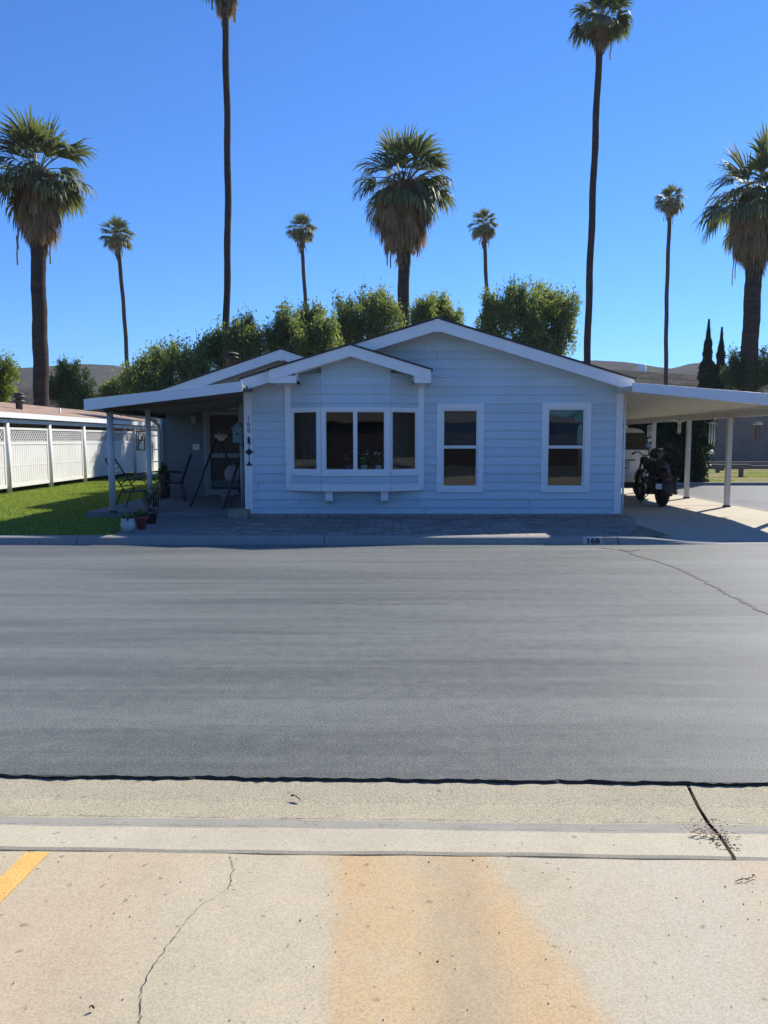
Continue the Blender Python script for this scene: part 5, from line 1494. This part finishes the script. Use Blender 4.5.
palm('shaggy fan palm with thick leaning trunk at the right edge', 748, 385, 757, 198, 48, .56, 3.6, 42, 360, 4.0, 37, GP, bul=.10)
palm('very tall thin palm whose crown touches the top edge, left of centre', 222, 360, 224, -34, 40, .19, 1.8, 34, 160, 2.5, 41, GT, bend=.25, bul=.1)
palm('very tall thin palm with whole crown visible, right of centre', 589, 360, 601, 20, 42, .20, 1.75, 40, 70, 1.5, 43, GT, bend=-.12)
palm('small distant palm with leaning trunk near the left fan palm', 124.5, 372, 117, 238, 85, .24, 1.95, 44, 60, 2.0, 51, GS, bend=.35, leaflets=12)
palm('small distant palm between the tall left palm and the shaggy middle palm', 305.5, 318, 301, 231, 88, .24, 1.85, 44, 60, 2.2, 53, GS, bend=.1, leaflets=12)
palm('small distant palm just right of the shaggy middle palm', 487, 310, 484, 227, 86, .24, 1.8, 44, 60, 2.0, 57, GS, bend=.05, leaflets=12)
palm('small distant palm with long thin trunk left of the right edge palm', 667.5, 375, 670, 202, 84, .24, 1.75, 44, 60, 1.8, 59, GS, bend=-.2, leaflets=12)

# ------------------------------------------------------------------ TREES
def tree(kind, label, Y, lobes, n, mat, group=None, trunk_px=None, droop=1.0, clump=.30, leaf=.125, seed=1, cat='tree', per=46):
    """lobes: (px, py, rx_px, rz_px, dY) read off the picture at distance Y"""
    rs = np.random.default_rng(seed); sc = Y/F_PX
    cen = []; 
    for (px, py, rx, rz, dY) in lobes:
        p = at(px, py, Y+dY); cen.append((p.x, Y+dY, p.z, rx*sc*.88, max(rx, rz)*sc*.75, rz*sc*.86))
    base = np.array(cen); sub = []
    for c in cen:
        for q in range(28):
            D_ = rs.normal(0, 1, 3); D_ /= np.linalg.norm(D_); D_[2] = D_[2]*.8+.15; f_ = rs.uniform(.09, .24)
            g_ = rs.uniform(.35, 1.10)
            sub.append((c[0]+D_[0]*c[3]*g_, c[1]+D_[1]*c[4]*g_, c[2]+D_[2]*c[5]*g_, c[3]*f_, c[4]*f_, c[5]*f_*1.5))
        for q in range(4):
            sub.append((c[0]+rs.uniform(-.8, .8)*c[3], c[1]+rs.uniform(-.6, .6)*c[4], c[2]+c[5]*rs.uniform(.55, 1.05), c[3]*rs.uniform(.10, .2), c[4]*.16, c[5]*rs.uniform(.22, .4)))
    cen = np.array(sub); bx0 = np.mean(cen[:, 0]) if trunk_px is None else at(trunk_px, 440, Y).x
    t = thing(kind, label, cat, (bx0, Y, 0), 0, group)
    cen[:, 0] -= bx0; cen[:, 1] -= Y; base[:, 0] -= bx0; base[:, 1] -= Y
    n = int(n*.52); vol = (cen[:, 3]*cen[:, 5])**.85; pr = vol/vol.sum(); nc = n//per
    li = rs.choice(len(cen), nc, p=pr); D = rs.normal(0, 1, (nc, 3)); D /= np.linalg.norm(D, axis=1)[:, None]
    rad = rs.uniform(.35, 1.0, (nc, 1))**.55*rs.uniform(.8, 1.3, (nc, 1))
    CC = cen[li, :3]+D*rad*cen[li, 3:6]
    ct = rs.random(nc)
    Pn = np.repeat(CC, per, 0); m = len(Pn)
    cs = np.repeat(rs.uniform(.6, 1.3, nc)*clump, per)[:, None]
    off = rs.normal(0, .5, (m, 3))*cs*np.array([.75, .75, 1.0+droop*.6]); off[:, 2] -= droop*cs[:, 0]*.3*rs.random(m)
    Pn = Pn+off; Pn[:, 2] = np.maximum(Pn[:, 2], .3)
    d = rs.normal(0, 1, (m, 3)); d[:, 2] -= droop*1.6; d /= np.linalg.norm(d, axis=1)[:, None]
    s = np.cross(d, rs.normal(0, 1, (m, 3))); s /= np.linalg.norm(s, axis=1)[:, None]
    L = leaf*rs.uniform(.6, 1.5, (m, 1)); W = L*.22
    V = np.stack([Pn, Pn+d*L*.45+s*W, Pn+d*L, Pn+d*L*.45-s*W], 1).reshape(-1, 3)
    tn = np.clip(np.repeat(ct, per)*.55+rs.random(m)*.45, 0, 1)
    raw('crown', V, np.arange(4*m).reshape(-1, 4), mat, t, np.repeat(tn, 4))
    tr = MB(); top = cen[:, 2].mean()
    hb_ = max(1.0, (cen[:, 2]-cen[:, 5]).min()*.9)
    tr.tube([(0,0,0),(.08,0,hb_*.5),(-.05,0,hb_)], [.30,.24,.2], 10)
    tr.build('trunk', M['bark'], t)
    lb = MB()
    for c in base:
        mid = Vector((c[0]*.45, c[1]*.4, hb_+(c[2]-hb_)*.45)); lb.tube([(-.05,0,hb_-.1), mid, (c[0],c[1],c[2]), (c[0]*1.05,c[1],c[2]+c[5]*.6)], [.16,.10,.06,.02], 6)
    lb.build('limbs', M['bark'], t)
    return t
GB = 'feathery trees behind the house'
T_ = M['pepper']
tree('pepper_tree', 'low feathery tree just left of the rear gable', 32, [(150,372,24,22,0),(172,362,22,18,1),(192,368,22,20,0),(140,385,20,16,-1),(205,358,14,16,1),(160,392,30,14,0)], 42000, T_, GB, seed=2, trunk_px=170)
tree('pepper_tree', 'feathery tree behind the tall thin palm on the left', 33, [(226,345,16,20,0),(245,338,12,20,1),(252,350,16,20,0),(235,362,24,16,0),(212,350,10,14,0)], 34000, T_, GB, seed=3, trunk_px=236)
tree('pepper_tree', 'light green feathery tree over the bay roof', 34, [(285,330,17,20,0),(308,326,20,20,1),(325,335,18,18,0),(275,345,16,18,0),(305,350,34,22,0)], 46000, T_, GB, seed=4, trunk_px=300)
tree('pepper_tree', 'darker feathery tree left of the shaggy middle palm', 37, [(350,318,16,20,0),(371,309,16,22,1),(388,312,12,20,0),(362,334,28,20,0),(388,338,20,20,0),(340,335,12,16,0)], 46000, M['pepper'], GB, seed=5, trunk_px=365)
tree('pepper_tree', 'small feathery tree top right of the shaggy middle palm', 39, [(424,314,14,14,0),(440,312,17,14,1),(454,320,12,12,0),(435,328,28,16,0)], 28000, T_, GB, seed=6, trunk_px=436)
tree('broad_tree', 'broad dark green tree over the right roof slope', 36, [(500,312,20,20,0),(525,306,22,20,0),(550,308,20,20,1),(565,320,16,24,0),(535,330,34,24,0),(495,328,24,16,0),(560,345,18,20,0),(530,350,30,16,0)], 78000, M['pepper'], GB, seed=7, trunk_px=535)
tree('broad_tree', 'yellow green tree at the far left edge', 40, [(4,375,12,16,0),(2,392,14,14,0),(-12,380,14,20,0)], 20000, M['yellowleaf'], None, seed=8, trunk_px=2, droop=.3)
tree('dark_tree', 'dark tree just right of the left fan palm trunk', 45, [(66,378,18,16,0),(80,388,16,16,0),(58,392,16,16,0),(74,402,26,14,0)], 34000, M['pepper_dark'], None, seed=9, trunk_px=68, droop=.5)
tree('dark_tree', 'small bush like tree below the leaning distant palm', 46, [(122,388,13,12,0),(112,396,12,12,0),(100,404,14,10,0),(132,400,16,12,0)], 24000, M['pepper'], None, seed=10, trunk_px=118, droop=.4)
tree('dark_tree', 'dark bushy tree behind the right edge palm', 48, [(738,368,12,14,0),(757,366,12,16,0),(770,370,12,16,0),(745,384,24,14,0),(732,378,10,12,0)], 32000, M['pepper_dark'], None, seed=12, trunk_px=745, droop=.5)
def cypress(px, py_top, Y, wpx, label, seed):
    rs = np.random.default_rng(seed); top = at(px, py_top, Y); t = thing('cypress', label, 'cypress', (top.x, Y, 0), 0, 'pair of slim cypresses beyond the carport')
    n = 22000; H = top.z; u = rs.random(n)**.75; z = .3+u*(H-.3)
    wr = wpx*Y/F_PX; z0 = H-(at(px,388,Y).z); hfrac = (H-z)
    r = wr*np.clip((hfrac/(H-at(px,388,Y).z))**.95, 0, 1.25)*(1+.12*np.sin(z*3.1+seed)+.10*np.sin(z*7.7))
    a = rs.uniform(0, 6.283, n); rr = r*rs.uniform(.55, 1.0, n)
    P_ = np.stack([rr*np.cos(a), rr*np.sin(a), z], 1)
    d = np.stack([np.cos(a)*.35, np.sin(a)*.35, np.ones(n)], 1)+rs.normal(0, .25, (n, 3)); d /= np.linalg.norm(d, axis=1)[:, None]
    s = np.cross(d, rs.normal(0, 1, (n, 3))); s /= np.linalg.norm(s, axis=1)[:, None]
    L = rs.uniform(.15, .36, (n, 1))*np.clip(r*2.2, .35, 1)[:, None]; V = np.stack([P_, P_+d*L*.5+s*L*.2, P_+d*L, P_+d*L*.5-s*L*.2], 1).reshape(-1, 3)
    raw('crown', V, np.arange(4*n).reshape(-1, 4), M['cypress'], t, np.repeat(rs.random(n), 4))
    MB().tube([(0,0,0),(0,0,H*.9)], [.2,.03], 8).build('trunk', M['bark'], t)
cypress(709, 320, 55, 7.5, 'slim dark cypress, taller left one of the pair', 1)
cypress(722, 328, 56, 6.5, 'slim dark cypress, shorter right one of the pair', 2)

# ------------------------------------------------------------------ ACROSS THE STREET, behind the photographer (seen only in window reflections)
oh = thing('opposite_house', 'dark walled house across the street behind the photographer, seen only in window reflections', 'house', (2.5, -16, 0))
MB().box(-9,9,-6,0,.04,2.7).build('wall', M['door'], oh)
MB().prism([(-9.6,2.6),(9.6,2.6),(0,4.6)], -6.4, .5, 'y').build('roof', M['wood'], oh)
for k, (x0, x1, lab) in enumerate(((-95, -7, 'added dark hedge left of the dark house across the street, seen only reflected'), (11.8, 95, 'added dark hedge right of the dark house across the street, seen only reflected'))):
    hedge('hedge', lab, x0, x1, -19, -17, .0, 5.2+.8*k, 16000, M['hedge'])  # out-of-view hedges added so the panes mirror no open sky
